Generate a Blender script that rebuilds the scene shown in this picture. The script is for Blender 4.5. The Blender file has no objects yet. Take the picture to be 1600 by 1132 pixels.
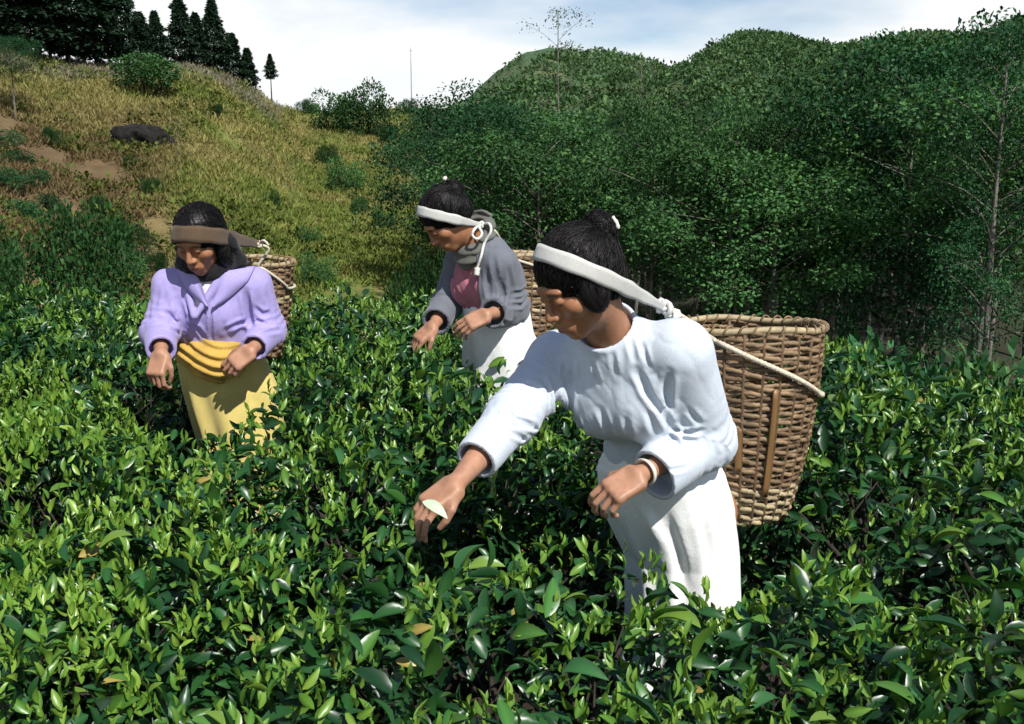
import bpy, math, random
import numpy as np

random.seed(7)
RNG = np.random.default_rng(11)
SC = bpy.context.scene
COL = SC.collection
PI = math.pi

# ------------------------------------------------------------------ camera
F = 1555.0                       # focal length in pixels of the 1600 px wide photograph
CX, CY, HORIZON = 800.0, 566.0, 250.0
PITCH = math.atan((CY - HORIZON) / F)
CAM = np.array([0.0, 0.0, 1.65])
cd = bpy.data.cameras.new('camera')
cd.sensor_width = 36.0
cd.lens = 36.0 * F / 1600.0
cd.clip_start, cd.clip_end = 0.05, 3000.0
cam = bpy.data.objects.new('camera', cd)
COL.objects.link(cam)
cam.location = CAM
cam.rotation_euler = (PI / 2 - PITCH, 0, 0)
SC.camera = cam

# ------------------------------------------------------------------ sky, sun, exposure
SUN_EL, SUN_AZ = math.radians(49), math.atan2(0.52, -0.85)   # azimuth from +Y towards +X
w = bpy.data.worlds.new('World')
SC.world = w
w.use_nodes = True
nt = w.node_tree
nt.nodes.clear()
def wn(t, **k):
    n = nt.nodes.new(t)
    for a, b in k.items():
        setattr(n, a, b)
    return n
wout = wn('ShaderNodeOutputWorld')
sky = wn('ShaderNodeTexSky', sky_type='NISHITA', sun_disc=False)
sky.sun_elevation, sky.sun_rotation = SUN_EL, SUN_AZ
sky.altitude, sky.dust_density = 1200, 0.8
bg = wn('ShaderNodeBackground')
bg.inputs['Strength'].default_value = 0.095
nt.links.new(sky.outputs[0], bg.inputs['Color'])
# cumulus: noise on a flat cloud layer, seen along the view direction
tc = wn('ShaderNodeTexCoord')
sep = wn('ShaderNodeSeparateXYZ')
nt.links.new(tc.outputs['Generated'], sep.inputs[0])
zz = wn('ShaderNodeMath', operation='ADD'); zz.inputs[1].default_value = 0.22
nt.links.new(sep.outputs['Z'], zz.inputs[0])
zm = wn('ShaderNodeMath', operation='MAXIMUM'); zm.inputs[1].default_value = 0.12
nt.links.new(zz.outputs[0], zm.inputs[0])
dx = wn('ShaderNodeMath', operation='DIVIDE'); dy = wn('ShaderNodeMath', operation='DIVIDE')
nt.links.new(sep.outputs['X'], dx.inputs[0]); nt.links.new(zm.outputs[0], dx.inputs[1])
nt.links.new(sep.outputs['Y'], dy.inputs[0]); nt.links.new(zm.outputs[0], dy.inputs[1])
cmb = wn('ShaderNodeCombineXYZ')
nt.links.new(dx.outputs[0], cmb.inputs[0]); nt.links.new(dy.outputs[0], cmb.inputs[1])
mp = wn('ShaderNodeMapping'); mp.inputs['Location'].default_value = (3.4, 1.2, 0)
nt.links.new(cmb.outputs[0], mp.inputs[0])
cn = wn('ShaderNodeTexNoise')
cn.inputs['Scale'].default_value = 0.62; cn.inputs['Detail'].default_value = 7; cn.inputs['Roughness'].default_value = 0.5
nt.links.new(mp.outputs[0], cn.inputs['Vector'])
cr = wn('ShaderNodeValToRGB')
cr.color_ramp.elements[0].position = 0.42; cr.color_ramp.elements[1].position = 0.56
# the layer closes up towards the horizon; thinned overhead to lower the fill light
ho = wn('ShaderNodeMapRange'); ho.inputs[1].default_value = 0.0; ho.inputs[2].default_value = 0.5; ho.inputs[3].default_value = 0.15; ho.inputs[4].default_value = -0.17
nt.links.new(sep.outputs['Z'], ho.inputs[0])
ha = wn('ShaderNodeMath', operation='ADD')
nt.links.new(cn.outputs[0], ha.inputs[0]); nt.links.new(ho.outputs[0], ha.inputs[1])
nt.links.new(ha.outputs[0], cr.inputs[0])
cn2 = wn('ShaderNodeTexNoise'); cn2.inputs['Scale'].default_value = 2.3; cn2.inputs['Detail'].default_value = 5
nt.links.new(mp.outputs[0], cn2.inputs['Vector'])
cc = wn('ShaderNodeValToRGB')
cc.color_ramp.elements[0].position = 0.3; cc.color_ramp.elements[0].color = (0.88, 0.92, 0.95, 1)
cc.color_ramp.elements[1].position = 0.62; cc.color_ramp.elements[1].color = (0.97, 0.98, 0.98, 1)
nt.links.new(cn2.outputs[0], cc.inputs[0])
cb = wn('ShaderNodeBackground'); cb.inputs['Strength'].default_value = 0.86
nt.links.new(cc.outputs[0], cb.inputs['Color'])
cmx = wn('ShaderNodeMixShader')
nt.links.new(cr.outputs[0], cmx.inputs[0]); nt.links.new(bg.outputs[0], cmx.inputs[1]); nt.links.new(cb.outputs[0], cmx.inputs[2])
nt.links.new(cmx.outputs[0], wout.inputs[0])

sd = bpy.data.lights.new('sun', 'SUN')
sd.energy, sd.angle, sd.color = 5.0, math.radians(0.5), (1.0, 0.965, 0.91)
so = bpy.data.objects.new('sun', sd)
COL.objects.link(so)
so.rotation_euler = (PI / 2 - SUN_EL, 0, PI - SUN_AZ)
SC.view_settings.view_transform = 'Standard'
SC.view_settings.look = 'None'
SC.view_settings.exposure = 0.32
SC.view_settings.gamma = 1.0
SC.render.engine = 'CYCLES'
SC.cycles.use_denoising = True
SC.cycles.max_bounces = 4
SC.cycles.diffuse_bounces = 3
SC.cycles.glossy_bounces = 2
SC.cycles.transmission_bounces = 3
SC.cycles.transparent_max_bounces = 4
SC.cycles.caustics_reflective = False
SC.cycles.caustics_refractive = False

# ------------------------------------------------------------------ maths helpers
RIGHT = np.array([1.0, 0, 0])
FWD = np.array([0, math.cos(PITCH), -math.sin(PITCH)])
UPV = np.array([0, math.sin(PITCH), math.cos(PITCH)])
def ray(px, py):
    d = (px - CX) / F * RIGHT + (CY - py) / F * UPV + FWD
    return d / d[1]
def P(px, py, y):
    return CAM + y * ray(px, py)
def A(*v):
    return np.array(v, float)
def nrm(v):
    v = np.asarray(v, float)
    return v / np.maximum(np.linalg.norm(v, axis=-1, keepdims=True), 1e-9)
def frame(fwd, up):
    """columns: right, forward, up (forward kept exact)"""
    f = nrm(fwd); r = nrm(np.cross(f, up)); u = np.cross(r, f)
    return np.stack([r, f, u], 1)
def hash3(i, j, k, seed):
    h = (i.astype(np.int64) * 374761393 + j.astype(np.int64) * 668265263 + k.astype(np.int64) * 2147483647 + seed * 974711) & 0xFFFFFFFF
    h = ((h ^ (h >> 13)) * 1274126177) & 0xFFFFFFFF
    return ((h ^ (h >> 16)) & 0xFFFF) / 65535.0
def vnoise(p, seed=0):
    i = np.floor(p); f = p - i; f = f * f * (3 - 2 * f); i = i.astype(np.int64)
    r = 0
    for a in (0, 1):
        for b in (0, 1):
            for c in (0, 1):
                wgt = (f[..., 0] if a else 1 - f[..., 0]) * (f[..., 1] if b else 1 - f[..., 1]) * (f[..., 2] if c else 1 - f[..., 2])
                r = r + wgt * hash3(i[..., 0] + a, i[..., 1] + b, i[..., 2] + c, seed)
    return r
def fbm(p, seed=0, octv=4):
    r = 0; a = 0.5
    for o in range(octv):
        r = r + a * vnoise(p * 2 ** o, seed + o * 17); a *= 0.5
    return r / (1 - 0.5 ** octv)
def sstep(a, b, x):
    t = np.clip((x - a) / (b - a), 0, 1)
    return t * t * (3 - 2 * t)

# ------------------------------------------------------------------ mesh helpers
def mesh_np(name, verts, faces, smooth=True, cols=None):
    """faces: list of int arrays (n,3) / (n,4)"""
    me = bpy.data.meshes.new(name)
    verts = np.asarray(verts, np.float32)
    me.vertices.add(len(verts)); me.vertices.foreach_set('co', verts.ravel())
    faces = [np.asarray(f, np.int32) for f in faces if len(f)]
    li = np.concatenate([f.ravel() for f in faces])
    tot = np.concatenate([np.full(len(f), f.shape[1], np.int32) for f in faces])
    st = np.concatenate([[0], np.cumsum(tot)[:-1]]).astype(np.int32)
    me.loops.add(len(li)); me.loops.foreach_set('vertex_index', li)
    me.polygons.add(len(tot)); me.polygons.foreach_set('loop_start', st); me.polygons.foreach_set('loop_total', tot)
    me.polygons.foreach_set('use_smooth', np.full(len(tot), smooth, bool))
    if cols is not None:
        at = me.color_attributes.new('Col', 'FLOAT_COLOR', 'POINT')
        c4 = np.ones((len(verts), 4), np.float32); c4[:, :3] = cols
        at.data.foreach_set('color', c4.ravel())
    me.update(); me.validate()
    return me
def join(parts):
    """parts: list of (verts, [faces...]) -> verts, [quads, tris]"""
    V, Q, T, n = [], [], [], 0
    for v, fs in parts:
        V.append(v)
        for f in fs:
            f = np.asarray(f)
            if len(f):
                (Q if f.shape[1] == 4 else T).append(f + n)
        n += len(v)
    return np.concatenate(V), [np.concatenate(x) for x in (Q, T) if x]
def sweep(path, rad, nseg=8, caps=True, prof=None, up=None):
    """tube along path; rad scalar or array; prof(s_index, theta)->(a,b) multipliers"""
    path = np.asarray(path, float); n = len(path)
    rad = np.broadcast_to(np.asarray(rad, float), (n,))
    t = nrm(np.gradient(path, axis=0))
    ref = A(0, 0, 1) if up is None else np.asarray(up, float)
    u = np.cross(t[0], ref)
    if np.linalg.norm(u) < 1e-3:
        u = np.cross(t[0], A(1, 0, 0))
    u = nrm(u); U = [u]
    for i in range(1, n):
        u = U[-1] - t[i] * np.dot(U[-1], t[i]); U.append(nrm(u))
    U = np.array(U); W = np.cross(t, U)
    th = np.arange(nseg) * 2 * PI / nseg
    if prof is None:
        a, b = np.cos(th)[None].repeat(n, 0), np.sin(th)[None].repeat(n, 0)
    else:
        a, b = prof(n, th)
    V = path[:, None] + (rad[:, None, None]) * (a[..., None] * U[:, None] + b[..., None] * W[:, None])
    i = np.arange(n - 1)[:, None]; j = np.arange(nseg)[None]
    q = np.stack([i * nseg + j, i * nseg + (j + 1) % nseg, (i + 1) * nseg + (j + 1) % nseg, (i + 1) * nseg + j], -1).reshape(-1, 4)
    V = V.reshape(-1, 3); fs = [q]
    if caps:
        V = np.concatenate([V, path[:1], path[-1:]])
        c0, c1 = n * nseg, n * nseg + 1
        j = np.arange(nseg)
        fs.append(np.concatenate([np.stack([np.full(nseg, c0), (j + 1) % nseg, j], 1),
                                  np.stack([np.full(nseg, c1), (n - 1) * nseg + j, (n - 1) * nseg + (j + 1) % nseg], 1)]))
    return V, fs
def rope(path, r, step=0.006, lay=0.035, nseg=9):
    p = resample(path, step)
    s = np.arange(len(p)) * step
    def prof(n, th):
        k = 1 + 0.22 * np.cos(3 * (th[None] - s[:, None] / lay * 2 * PI / 1.0))
        return k * np.cos(th)[None], k * np.sin(th)[None]
    return sweep(p, r, nseg, True, prof)
def resample(path, step):
    path = np.asarray(path, float)
    d = np.concatenate([[0], np.cumsum(np.linalg.norm(np.diff(path, axis=0), axis=1))])
    n = max(3, int(d[-1] / step) + 1)
    s = np.linspace(0, d[-1], n)
    return np.stack([np.interp(s, d, path[:, k]) for k in range(3)], 1)
def spline(pts, n=40):
    p = np.asarray(pts, float)
    p = np.concatenate([[2 * p[0] - p[1]], p, [2 * p[-1] - p[-2]]])
    out = []
    m = len(p) - 3
    for i in range(m):
        t = np.linspace(0, 1, max(2, n // m), endpoint=(i == m - 1))[:, None]
        a, b, c, d = p[i:i + 4]
        out.append(0.5 * (2 * b + (c - a) * t + (2 * a - 5 * b + 4 * c - d) * t ** 2 + (3 * b - a - 3 * c + d) * t ** 3))
    return np.concatenate(out)

# ------------------------------------------------------------------ signed-distance modelling (numpy) and surface nets
def seg(p, a, b):
    ba = b - a
    t = np.clip(((p - a) @ ba) / max(ba @ ba, 1e-9), 0, 1)
    return np.linalg.norm(p - a - t[:, None] * ba, axis=1), t
def rc(p, a, b, ra, rb):
    d, t = seg(p, a, b)
    return d - (ra + (rb - ra) * t)
def ell(p, c, r, R=None):
    q = p - c
    if R is not None:
        q = q @ R
    r = np.asarray(r, float)
    k0 = np.linalg.norm(q / r, axis=1); k1 = np.linalg.norm(q / (r * r), axis=1)
    return k0 * (k0 - 1) / np.maximum(k1, 1e-6)
def smin(a, b, k):
    h = np.clip(0.5 + 0.5 * (b - a) / k, 0, 1)
    return b + (a - b) * h - k * h * (1 - h)
def smax(a, b, k):
    return -smin(-a, -b, k)
def sun_(k, *ds):
    r = ds[0]
    for d in ds[1:]:
        r = smin(r, d, k)
    return r
_C8 = [(a, b, c) for a in (0, 1) for b in (0, 1) for c in (0, 1)]
_E12 = [(i, j) for i in range(8) for j in range(i + 1, 8) if sum(abs(_C8[i][k] - _C8[j][k]) for k in range(3)) == 1]
def mesh_sdf(f, lo, hi, h, B=8):
    lo = np.asarray(lo, float); hi = np.asarray(hi, float)
    nb = np.maximum(1, np.ceil((hi - lo) / (B * h)).astype(int))
    g = np.stack(np.meshgrid(*[np.arange(k) for k in nb], indexing='ij'), -1).reshape(-1, 3)
    dd = f(lo + (g + 0.5) * B * h)
    act = g[np.abs(dd) < B * h * 1.35]
    o = np.arange(B + 1)
    off = np.stack(np.meshgrid(o, o, o, indexing='ij'), -1).reshape(-1, 3)
    Vs = []
    for s in range(0, len(act), 200):
        pts = lo + (act[s:s + 200, None] * B + off[None]) * h
        Vs.append(f(pts.reshape(-1, 3)).reshape(-1, B + 1, B + 1, B + 1))
    V = np.concatenate(Vs)
    ins = V < 0
    cnt = sum(ins[:, a:a + B, b:b + B, c:c + B].astype(np.uint8) for a, b, c in _C8)
    bi, i, j, k = np.nonzero((cnt > 0) & (cnt < 8))
    G = act[bi] * B + np.stack([i, j, k], 1)
    N = nb * B + 3
    key = lambda g_: ((g_[:, 0] + 1) * N[1] + g_[:, 1] + 1) * N[2] + g_[:, 2] + 1
    cv = [V[bi, i + a, j + b, k + c] for a, b, c in _C8]
    acc = np.zeros((len(G), 3)); n = np.zeros(len(G))
    for a, b in _E12:
        v0, v1 = cv[a], cv[b]
        m = (v0 < 0) != (v1 < 0)
        t = np.where(m, v0 / np.where(m, v0 - v1, 1), 0)
        c0, c1 = A(*_C8[a]), A(*_C8[b])
        acc += np.where(m[:, None], c0 + t[:, None] * (c1 - c0), 0); n += m
    Pt = lo + (G + acc / n[:, None]) * h
    K = key(G); od = np.argsort(K); K = K[od]; Pt = Pt[od]
    quads = []
    for ax in range(3):
        sl = [slice(0, B)] * 3; sl[ax] = slice(1, B + 1)
        s0 = ins[:, :B, :B, :B]; s1 = ins[(slice(None),) + tuple(sl)]
        bi, i, j, k = np.nonzero(s0 != s1)
        G = act[bi] * B + np.stack([i, j, k], 1)
        inn = s0[bi, i, j, k]
        eu = np.zeros(3, int); ev = np.zeros(3, int); eu[(ax + 1) % 3] = 1; ev[(ax + 2) % 3] = 1
        ids, ok = [], np.ones(len(G), bool)
        for c in (G - eu - ev, G - ev, G, G - eu):
            kk = key(c); x = np.searchsorted(K, kk); x = np.minimum(x, len(K) - 1)
            ok &= K[x] == kk; ids.append(x)
        q = np.stack(ids, 1)
        q[~inn] = q[~inn][:, ::-1]
        quads.append(q[ok])
    return Pt, [np.concatenate(quads)]
def hit(f, px, py, y0=1.5, y1=6.0, off=0.0):
    """first surface point of f seen along that line of sight"""
    d = ray(px, py); L = np.linalg.norm(d); t = y0
    for _ in range(120):
        v = f((CAM + t * d)[None])[0] - off
        if v < 5e-4:
            return CAM + t * d
        t += max(v, 1e-3) / L * 0.8
        if t > y1:
            break
    return CAM + t * d

# ------------------------------------------------------------------ object helpers
def tag(o, label=None, cat=None, group=None, kind=None):
    if label: o['label'] = label
    if cat: o['category'] = cat
    if group: o['group'] = group
    if kind: o['kind'] = kind
    return o
def empty(name, loc):
    o = bpy.data.objects.new(name, None)
    o.empty_display_size = 0.1
    COL.objects.link(o); o.location = loc
    return o
def obj(name, me, mat=None, parent=None):
    o = bpy.data.objects.new(name, me)
    COL.objects.link(o)
    if mat and not me.materials:
        me.materials.append(mat)
    if parent:
        o.parent = parent
    return o
def wobj(name, verts, faces, mat, parent=None, cols=None, smooth=True):
    """mesh given in world coordinates, stored relative to its (unrotated) parent chain"""
    base = np.zeros(3); q = parent
    while q is not None:
        base = base + np.array(q.location); q = q.parent
    return obj(name, mesh_np(name, np.asarray(verts) - base, faces, smooth, cols), mat, parent)
def copy_tree(o, parent=None):
    c = o.copy(); COL.objects.link(c); c.parent = parent
    for ch in o.children:
        copy_tree(ch, c)
    return c

# ------------------------------------------------------------------ materials
def mat(name):
    m = bpy.data.materials.new(name); m.use_nodes = True
    n = m.node_tree.nodes
    return m, m.node_tree, n['Principled BSDF'], n['Material Output']
def node(t, typ, **k):
    n = t.nodes.new(typ)
    for a, b in k.items():
        setattr(n, a, b)
    return n
def noise_mix(t, src, scale, lo, hi, detail=4, coord='Object', stretch=None, rough=0.55):
    """multiply colour socket src by a noise between lo and hi"""
    tc = node(t, 'ShaderNodeTexCoord'); nz = node(t, 'ShaderNodeTexNoise')
    nz.inputs['Scale'].default_value = scale; nz.inputs['Detail'].default_value = detail; nz.inputs['Roughness'].default_value = rough
    v = tc.outputs[coord]
    if stretch:
        mp_ = node(t, 'ShaderNodeMapping'); mp_.inputs['Scale'].default_value = stretch
        t.links.new(v, mp_.inputs[0]); v = mp_.outputs[0]
    t.links.new(v, nz.inputs['Vector'])
    rp = node(t, 'ShaderNodeMapRange'); rp.inputs[1].default_value = 0.3; rp.inputs[2].default_value = 0.7
    rp.inputs[3].default_value = lo; rp.inputs[4].default_value = hi
    t.links.new(nz.outputs[0], rp.inputs[0])
    mx = node(t, 'ShaderNodeVectorMath', operation='SCALE')
    t.links.new(src, mx.inputs[0]); t.links.new(rp.outputs[0], mx.inputs['Scale'])
    return mx.outputs[0], nz.outputs[0]
def bump(t, b, height, strength, dist):
    n = node(t, 'ShaderNodeBump'); n.inputs['Strength'].default_value = strength; n.inputs['Distance'].default_value = dist
    t.links.new(height, n.inputs['Height']); t.links.new(n.outputs[0], b.inputs['Normal'])
def cloth_mat(name, col, rough=0.85, weave=900, vary=0.12, bstr=0.25, attr=False):
    m, t, b, o = mat(name)
    if attr:
        src = node(t, 'ShaderNodeAttribute', attribute_name='Col').outputs['Color']
    else:
        rgb = node(t, 'ShaderNodeRGB'); rgb.outputs[0].default_value = (*col, 1); src = rgb.outputs[0]
    c, _ = noise_mix(t, src, 14, 1 - vary, 1 + vary * 0.4, 5)
    c, h = noise_mix(t, c, weave * 0.35, 0.9, 1.08, 2)
    t.links.new(c, b.inputs['Base Color'])
    b.inputs['Roughness'].default_value = rough
    b.inputs['Specular IOR Level'].default_value = 0.25
    b.inputs['Sheen Weight'].default_value = 0.15
    bump(t, b, h, bstr, 0.002)
    return m
def leaf_mat(name, rough=0.35, spec=0.5, trans=0.25, tint=(1, 1, 1), jitter=0.25):
    m, t, b, o = mat(name)
    at = node(t, 'ShaderNodeAttribute', attribute_name='Col')
    oi = node(t, 'ShaderNodeObjectInfo')
    rp = node(t, 'ShaderNodeMapRange'); rp.inputs[3].default_value = 1 - jitter; rp.inputs[4].default_value = 1 + jitter
    t.links.new(oi.outputs['Random'], rp.inputs[0])
    s1 = node(t, 'ShaderNodeVectorMath', operation='SCALE')
    t.links.new(at.outputs['Color'], s1.inputs[0]); t.links.new(rp.outputs[0], s1.inputs['Scale'])
    ti = node(t, 'ShaderNodeVectorMath', operation='MULTIPLY'); ti.inputs[1].default_value = tint
    t.links.new(s1.outputs[0], ti.inputs[0])
    t.links.new(ti.outputs[0], b.inputs['Base Color'])
    b.inputs['Roughness'].default_value = rough; b.inputs['Specular IOR Level'].default_value = spec
    tr = node(t, 'ShaderNodeBsdfTranslucent')
    yl = node(t, 'ShaderNodeVectorMath', operation='MULTIPLY'); yl.inputs[1].default_value = (1.5, 1.6, 0.5)
    t.links.new(ti.outputs[0], yl.inputs[0]); t.links.new(yl.outputs[0], tr.inputs['Color'])
    mx = node(t, 'ShaderNodeMixShader'); mx.inputs[0].default_value = trans
    t.links.new(b.outputs[0], mx.inputs[1]); t.links.new(tr.outputs[0], mx.inputs[2]); t.links.new(mx.outputs[0], o.inputs[0])
    return m
def plain_mat(name, col, rough=0.8, nscale=20, lo=0.75, hi=1.15, bstr=0.3, bdist=0.01, attr=False, stretch=None, spec=0.3):
    m, t, b, o = mat(name)
    if attr:
        src = node(t, 'ShaderNodeAttribute', attribute_name='Col').outputs['Color']
    else:
        rgb = node(t, 'ShaderNodeRGB'); rgb.outputs[0].default_value = (*col, 1); src = rgb.outputs[0]
    c, h = noise_mix(t, src, nscale, lo, hi, 6, 'Object', stretch)
    t.links.new(c, b.inputs['Base Color']); b.inputs['Roughness'].default_value = rough
    b.inputs['Specular IOR Level'].default_value = spec
    bump(t, b, h, bstr, bdist)
    return m
M = {}
M['tea'] = leaf_mat('tea_leaf', 0.35, 0.5, 0.12, jitter=0.12)
M['tree_leaf'] = leaf_mat('tree_leaf', 0.55, 0.12, 0.14, jitter=0.35)
M['needle'] = leaf_mat('needle', 0.7, 0.2, 0.05, jitter=0.25)
M['dry_grass'] = leaf_mat('dry_grass', 0.8, 0.1, 0.15, jitter=0.0)
M['bark'] = plain_mat('bark', (0.14, 0.13, 0.105), 0.9, 9, 0.5, 1.5, 0.6, 0.02, stretch=(1, 1, 0.35))
M['dark_bark'] = plain_mat('dark_bark', (0.03, 0.023, 0.018), 0.9, 30, 0.6, 1.4, 0.5, 0.01)
M['terrain'] = plain_mat('terrain', None, 0.95, 1.3, 0.72, 1.22, 0.8, 0.15, attr=True)
M['rock'] = plain_mat('rock', (0.16, 0.15, 0.14), 0.95, 2.5, 0.4, 1.5, 1.0, 0.2)
M['pole'] = plain_mat('pole', (0.3, 0.3, 0.31), 0.7)

# ================================================================== TERRAIN
def u_of(x, y):
    az = np.arctan2(x, y)
    return CX + F / math.cos(PITCH) * np.tan(np.clip(az, -0.72, 0.72))
_RU = [-500, 0, 120, 220, 300, 360, 410, 440, 480, 560, 620, 690, 730, 770, 820, 860, 900, 950, 1000, 1040, 1070, 1110, 1160, 1215, 1270, 1320, 1380, 1440, 1500, 1600, 2200]
_RP = [60, 95, 118, 118, 112, 128, 158, 178, 184, 182, 176, 176, 160, 125, 92, 85, 92, 94, 106, 119, 112, 86, 70, 76, 90, 92, 84, 78, 82, 62, 60]
_DU = [-500, 0, 300, 410, 440, 470, 690, 760, 1040, 1070, 1600, 2200]
_DR = [50, 54, 56, 60, 66, 84, 92, 118, 122, 116, 108, 105]
def height(x, y):
    x = np.asarray(x, float); y = np.asarray(y, float)
    r = np.hypot(x, y); u = u_of(x, y)
    rr = np.interp(u, _DU, _DR)
    zr = 1.65 + rr * (HORIZON - np.interp(u, _RU, _RP)) / F
    right = sstep(560, 800, u)
    r0 = 6.6 + (4.9 - 6.6) * sstep(900, 1300, u)
    rv = 20 + (14 - 20) * right
    zv = -2.3 + (-4.6 + 2.3) * right
    drop = zv * sstep(0, 1, (r - r0) / (rv - r0))
    t = np.clip((r - rv) / (rr - rv), 0, 1)
    rise = (zr - zv) * (0.55 * t + 0.45 * t ** 1.6 * (1.9 - 0.9 * t)) * 1.0
    back = -sstep(0, 1, (r - rr) / (rr * 1.2)) * (zr + 4) * 0.9
    z = np.where(r < rv, drop, zv + rise + back)
    n = fbm(np.stack([x * 0.14, y * 0.14, 0 * x], -1), 3, 5) - 0.5
    n2 = fbm(np.stack([x * 0.6, y * 0.6, 0 * x], -1), 9, 3) - 0.5
    z = z + sstep(8, 30, r) * (n * 2.2 * (1 - 0.75 * sstep(0.7, 1.0, t)) + n2 * 0.35)
    az = np.abs(np.arctan2(x, y))
    return z * (1 - sstep(1.2, 1.9, az)) + (1 - sstep(0.0, 6.0, r)) * 0
def gh(px, py, r0=7.0, r1=150.0):
    """where that line of sight meets the ground"""
    d = ray(px, py); rs = np.concatenate([np.arange(r0, 70, 0.1), np.arange(70, r1, 0.3)])
    p = CAM + rs[:, None] * d
    below = p[:, 2] < height(p[:, 0], p[:, 1])
    i = np.argmax(below) if below.any() else len(rs) - 1
    q = p[i].copy(); q[2] = height(q[0], q[1])
    return q
def ground_at(x, y):
    return A(x, y, float(height(A(x), A(y))[0]))
def polar(u, r):
    az = math.atan((u - CX) / (F / math.cos(PITCH)))
    return ground_at(r * math.sin(az), r * math.cos(az))
azs = np.concatenate([np.linspace(-PI, -0.62, 40, endpoint=False), np.linspace(-0.62, 0.62, 420, endpoint=False), np.linspace(0.62, PI, 41)])
rds = np.concatenate([[0.0], np.geomspace(0.4, 12, 40), np.linspace(12.3, 130, 330), np.geomspace(133, 900, 30)])
RR, AZ = np.meshgrid(rds, azs, indexing='ij')
TX, TY = RR * np.sin(AZ), RR * np.cos(AZ)
TZ = height(TX.ravel(), TY.ravel()).reshape(TX.shape)
TV = np.stack([TX, TY, TZ], -1).reshape(-1, 3)
na = len(azs)
i = np.arange(len(rds) - 1)[:, None]; j = np.arange(na - 1)[None]
TQ = np.stack([i * na + j, (i + 1) * na + j, (i + 1) * na + j + 1, i * na + j + 1], -1).reshape(-1, 4)[:, ::-1]
def mixc(a, b, t):
    return a * (1 - t[:, None]) + b * t[:, None]
def terrain_col(V):
    x, y, z = V.T
    u = u_of(x, y); r = np.hypot(x, y)
    n1 = fbm(np.stack([x * 0.09, y * 0.09, z * 0.2], -1), 21, 4)
    n2 = fbm(np.stack([x * 0.45, y * 0.45, z * 0.4], -1), 33, 4)
    n3 = fbm(np.stack([x * 1.7, y * 1.7, z * 1.7], -1), 45, 3)
    gold = np.tile(A(0.19, 0.155, 0.058), (len(V), 1))
    olive, soil, bare = A(0.115, 0.135, 0.03), A(0.115, 0.075, 0.038), A(0.17, 0.14, 0.105)
    c = mixc(gold, olive, sstep(0.42, 0.58, n1 * 0.5 + n2 * 0.5 + 0.0 * u + 0.05 * sstep(150, 500, u) - 0.05 * (1 - sstep(100, 300, u))))
    c = mixc(c, A(0.21, 0.17, 0.06), 0.5 * sstep(0.52, 0.66, n3))
    # bare eroded earth low on the left and along the scarp of the ridge
    lowleft = (1 - sstep(190, 330, u)) * (1 - sstep(38, 46, r)) * (.45 + .55 * sstep(0.36, 0.52, n2 * 0.6 + n1 * 0.4 + 0.06))
    c = mixc(c, soil, 0.95 * lowleft)
    rr = np.interp(u, _DU, _DR); t = r / rr
    scarp = sstep(0.84, 0.9, t) * (1 - sstep(430, 450, u)) * sstep(0.40, 0.5, n2 + 0.06)
    c = mixc(c, bare, 0.9 * scarp)
    # woodland floor and hillsides on the right
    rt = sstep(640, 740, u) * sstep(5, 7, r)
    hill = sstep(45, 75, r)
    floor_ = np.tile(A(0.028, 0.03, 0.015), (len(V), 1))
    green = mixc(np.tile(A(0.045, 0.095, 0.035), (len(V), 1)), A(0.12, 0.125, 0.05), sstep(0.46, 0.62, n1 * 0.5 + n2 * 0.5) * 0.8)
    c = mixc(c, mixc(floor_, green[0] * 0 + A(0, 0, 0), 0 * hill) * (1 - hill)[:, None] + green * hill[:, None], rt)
    far = sstep(430, 480, u) * (1 - sstep(640, 720, u)) * sstep(60, 75, r)
    c = mixc(c, mixc(np.tile(A(0.24, 0.2, 0.08), (len(V), 1)), olive, sstep(0.45, 0.6, n2)), far * 0.8)
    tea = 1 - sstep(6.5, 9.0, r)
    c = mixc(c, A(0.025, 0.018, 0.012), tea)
    return c * (0.8 + 0.4 * n3)[:, None]
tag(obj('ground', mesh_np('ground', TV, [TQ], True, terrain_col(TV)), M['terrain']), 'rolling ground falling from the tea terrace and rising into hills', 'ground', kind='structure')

# ================================================================== LEAF CLOUDS
def leaf_template(st, curl=.13, droop=.14):
    st = np.asarray(st, float)
    wd = .5 * np.sin(PI * st ** .85) ** .75
    v = [(0, 0, 0)]
    for t, w_ in zip(st, wd):
        dz = .03 * math.sin(PI * t) - droop * t ** 3
        v += [(t + .02, -w_, curl * 2 * w_ + dz), (t, 0, dz), (t + .02, w_, curl * 2 * w_ + dz)]
    v.append((1.03, 0, -droop))
    n = len(st); f = [(0, 2, 1), (0, 3, 2)]
    for k in range(n - 1):
        a = 1 + 3 * k; b = a + 3
        f += [(a, a + 1, b + 1), (a, b + 1, b), (a + 1, a + 2, b + 2), (a + 1, b + 2, b + 1)]
    a = 1 + 3 * (n - 1); f += [(a, a + 1, a + 3), (a + 1, a + 2, a + 3)]
    return np.array(v, float), np.array(f)
LEAF12 = leaf_template([.14, .38, .66, .88])
LEAFF = leaf_template([.08, .2, .35, .52, .69, .83, .94])
LEAF4 = (np.array([(0, 0, 0), (.45, -.5, .12), (.5, 0, 0), (.45, .5, .12), (1, 0, -.1)], float),
         np.array([(0, 2, 1), (0, 3, 2), (1, 2, 4), (2, 3, 4)]))
LEAF2 = (np.array([(0, 0, 0), (.5, -.5, .1), (.5, .5, .1), (1, 0, 0)], float), np.array([(0, 2, 1), (1, 2, 3)]))
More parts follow.
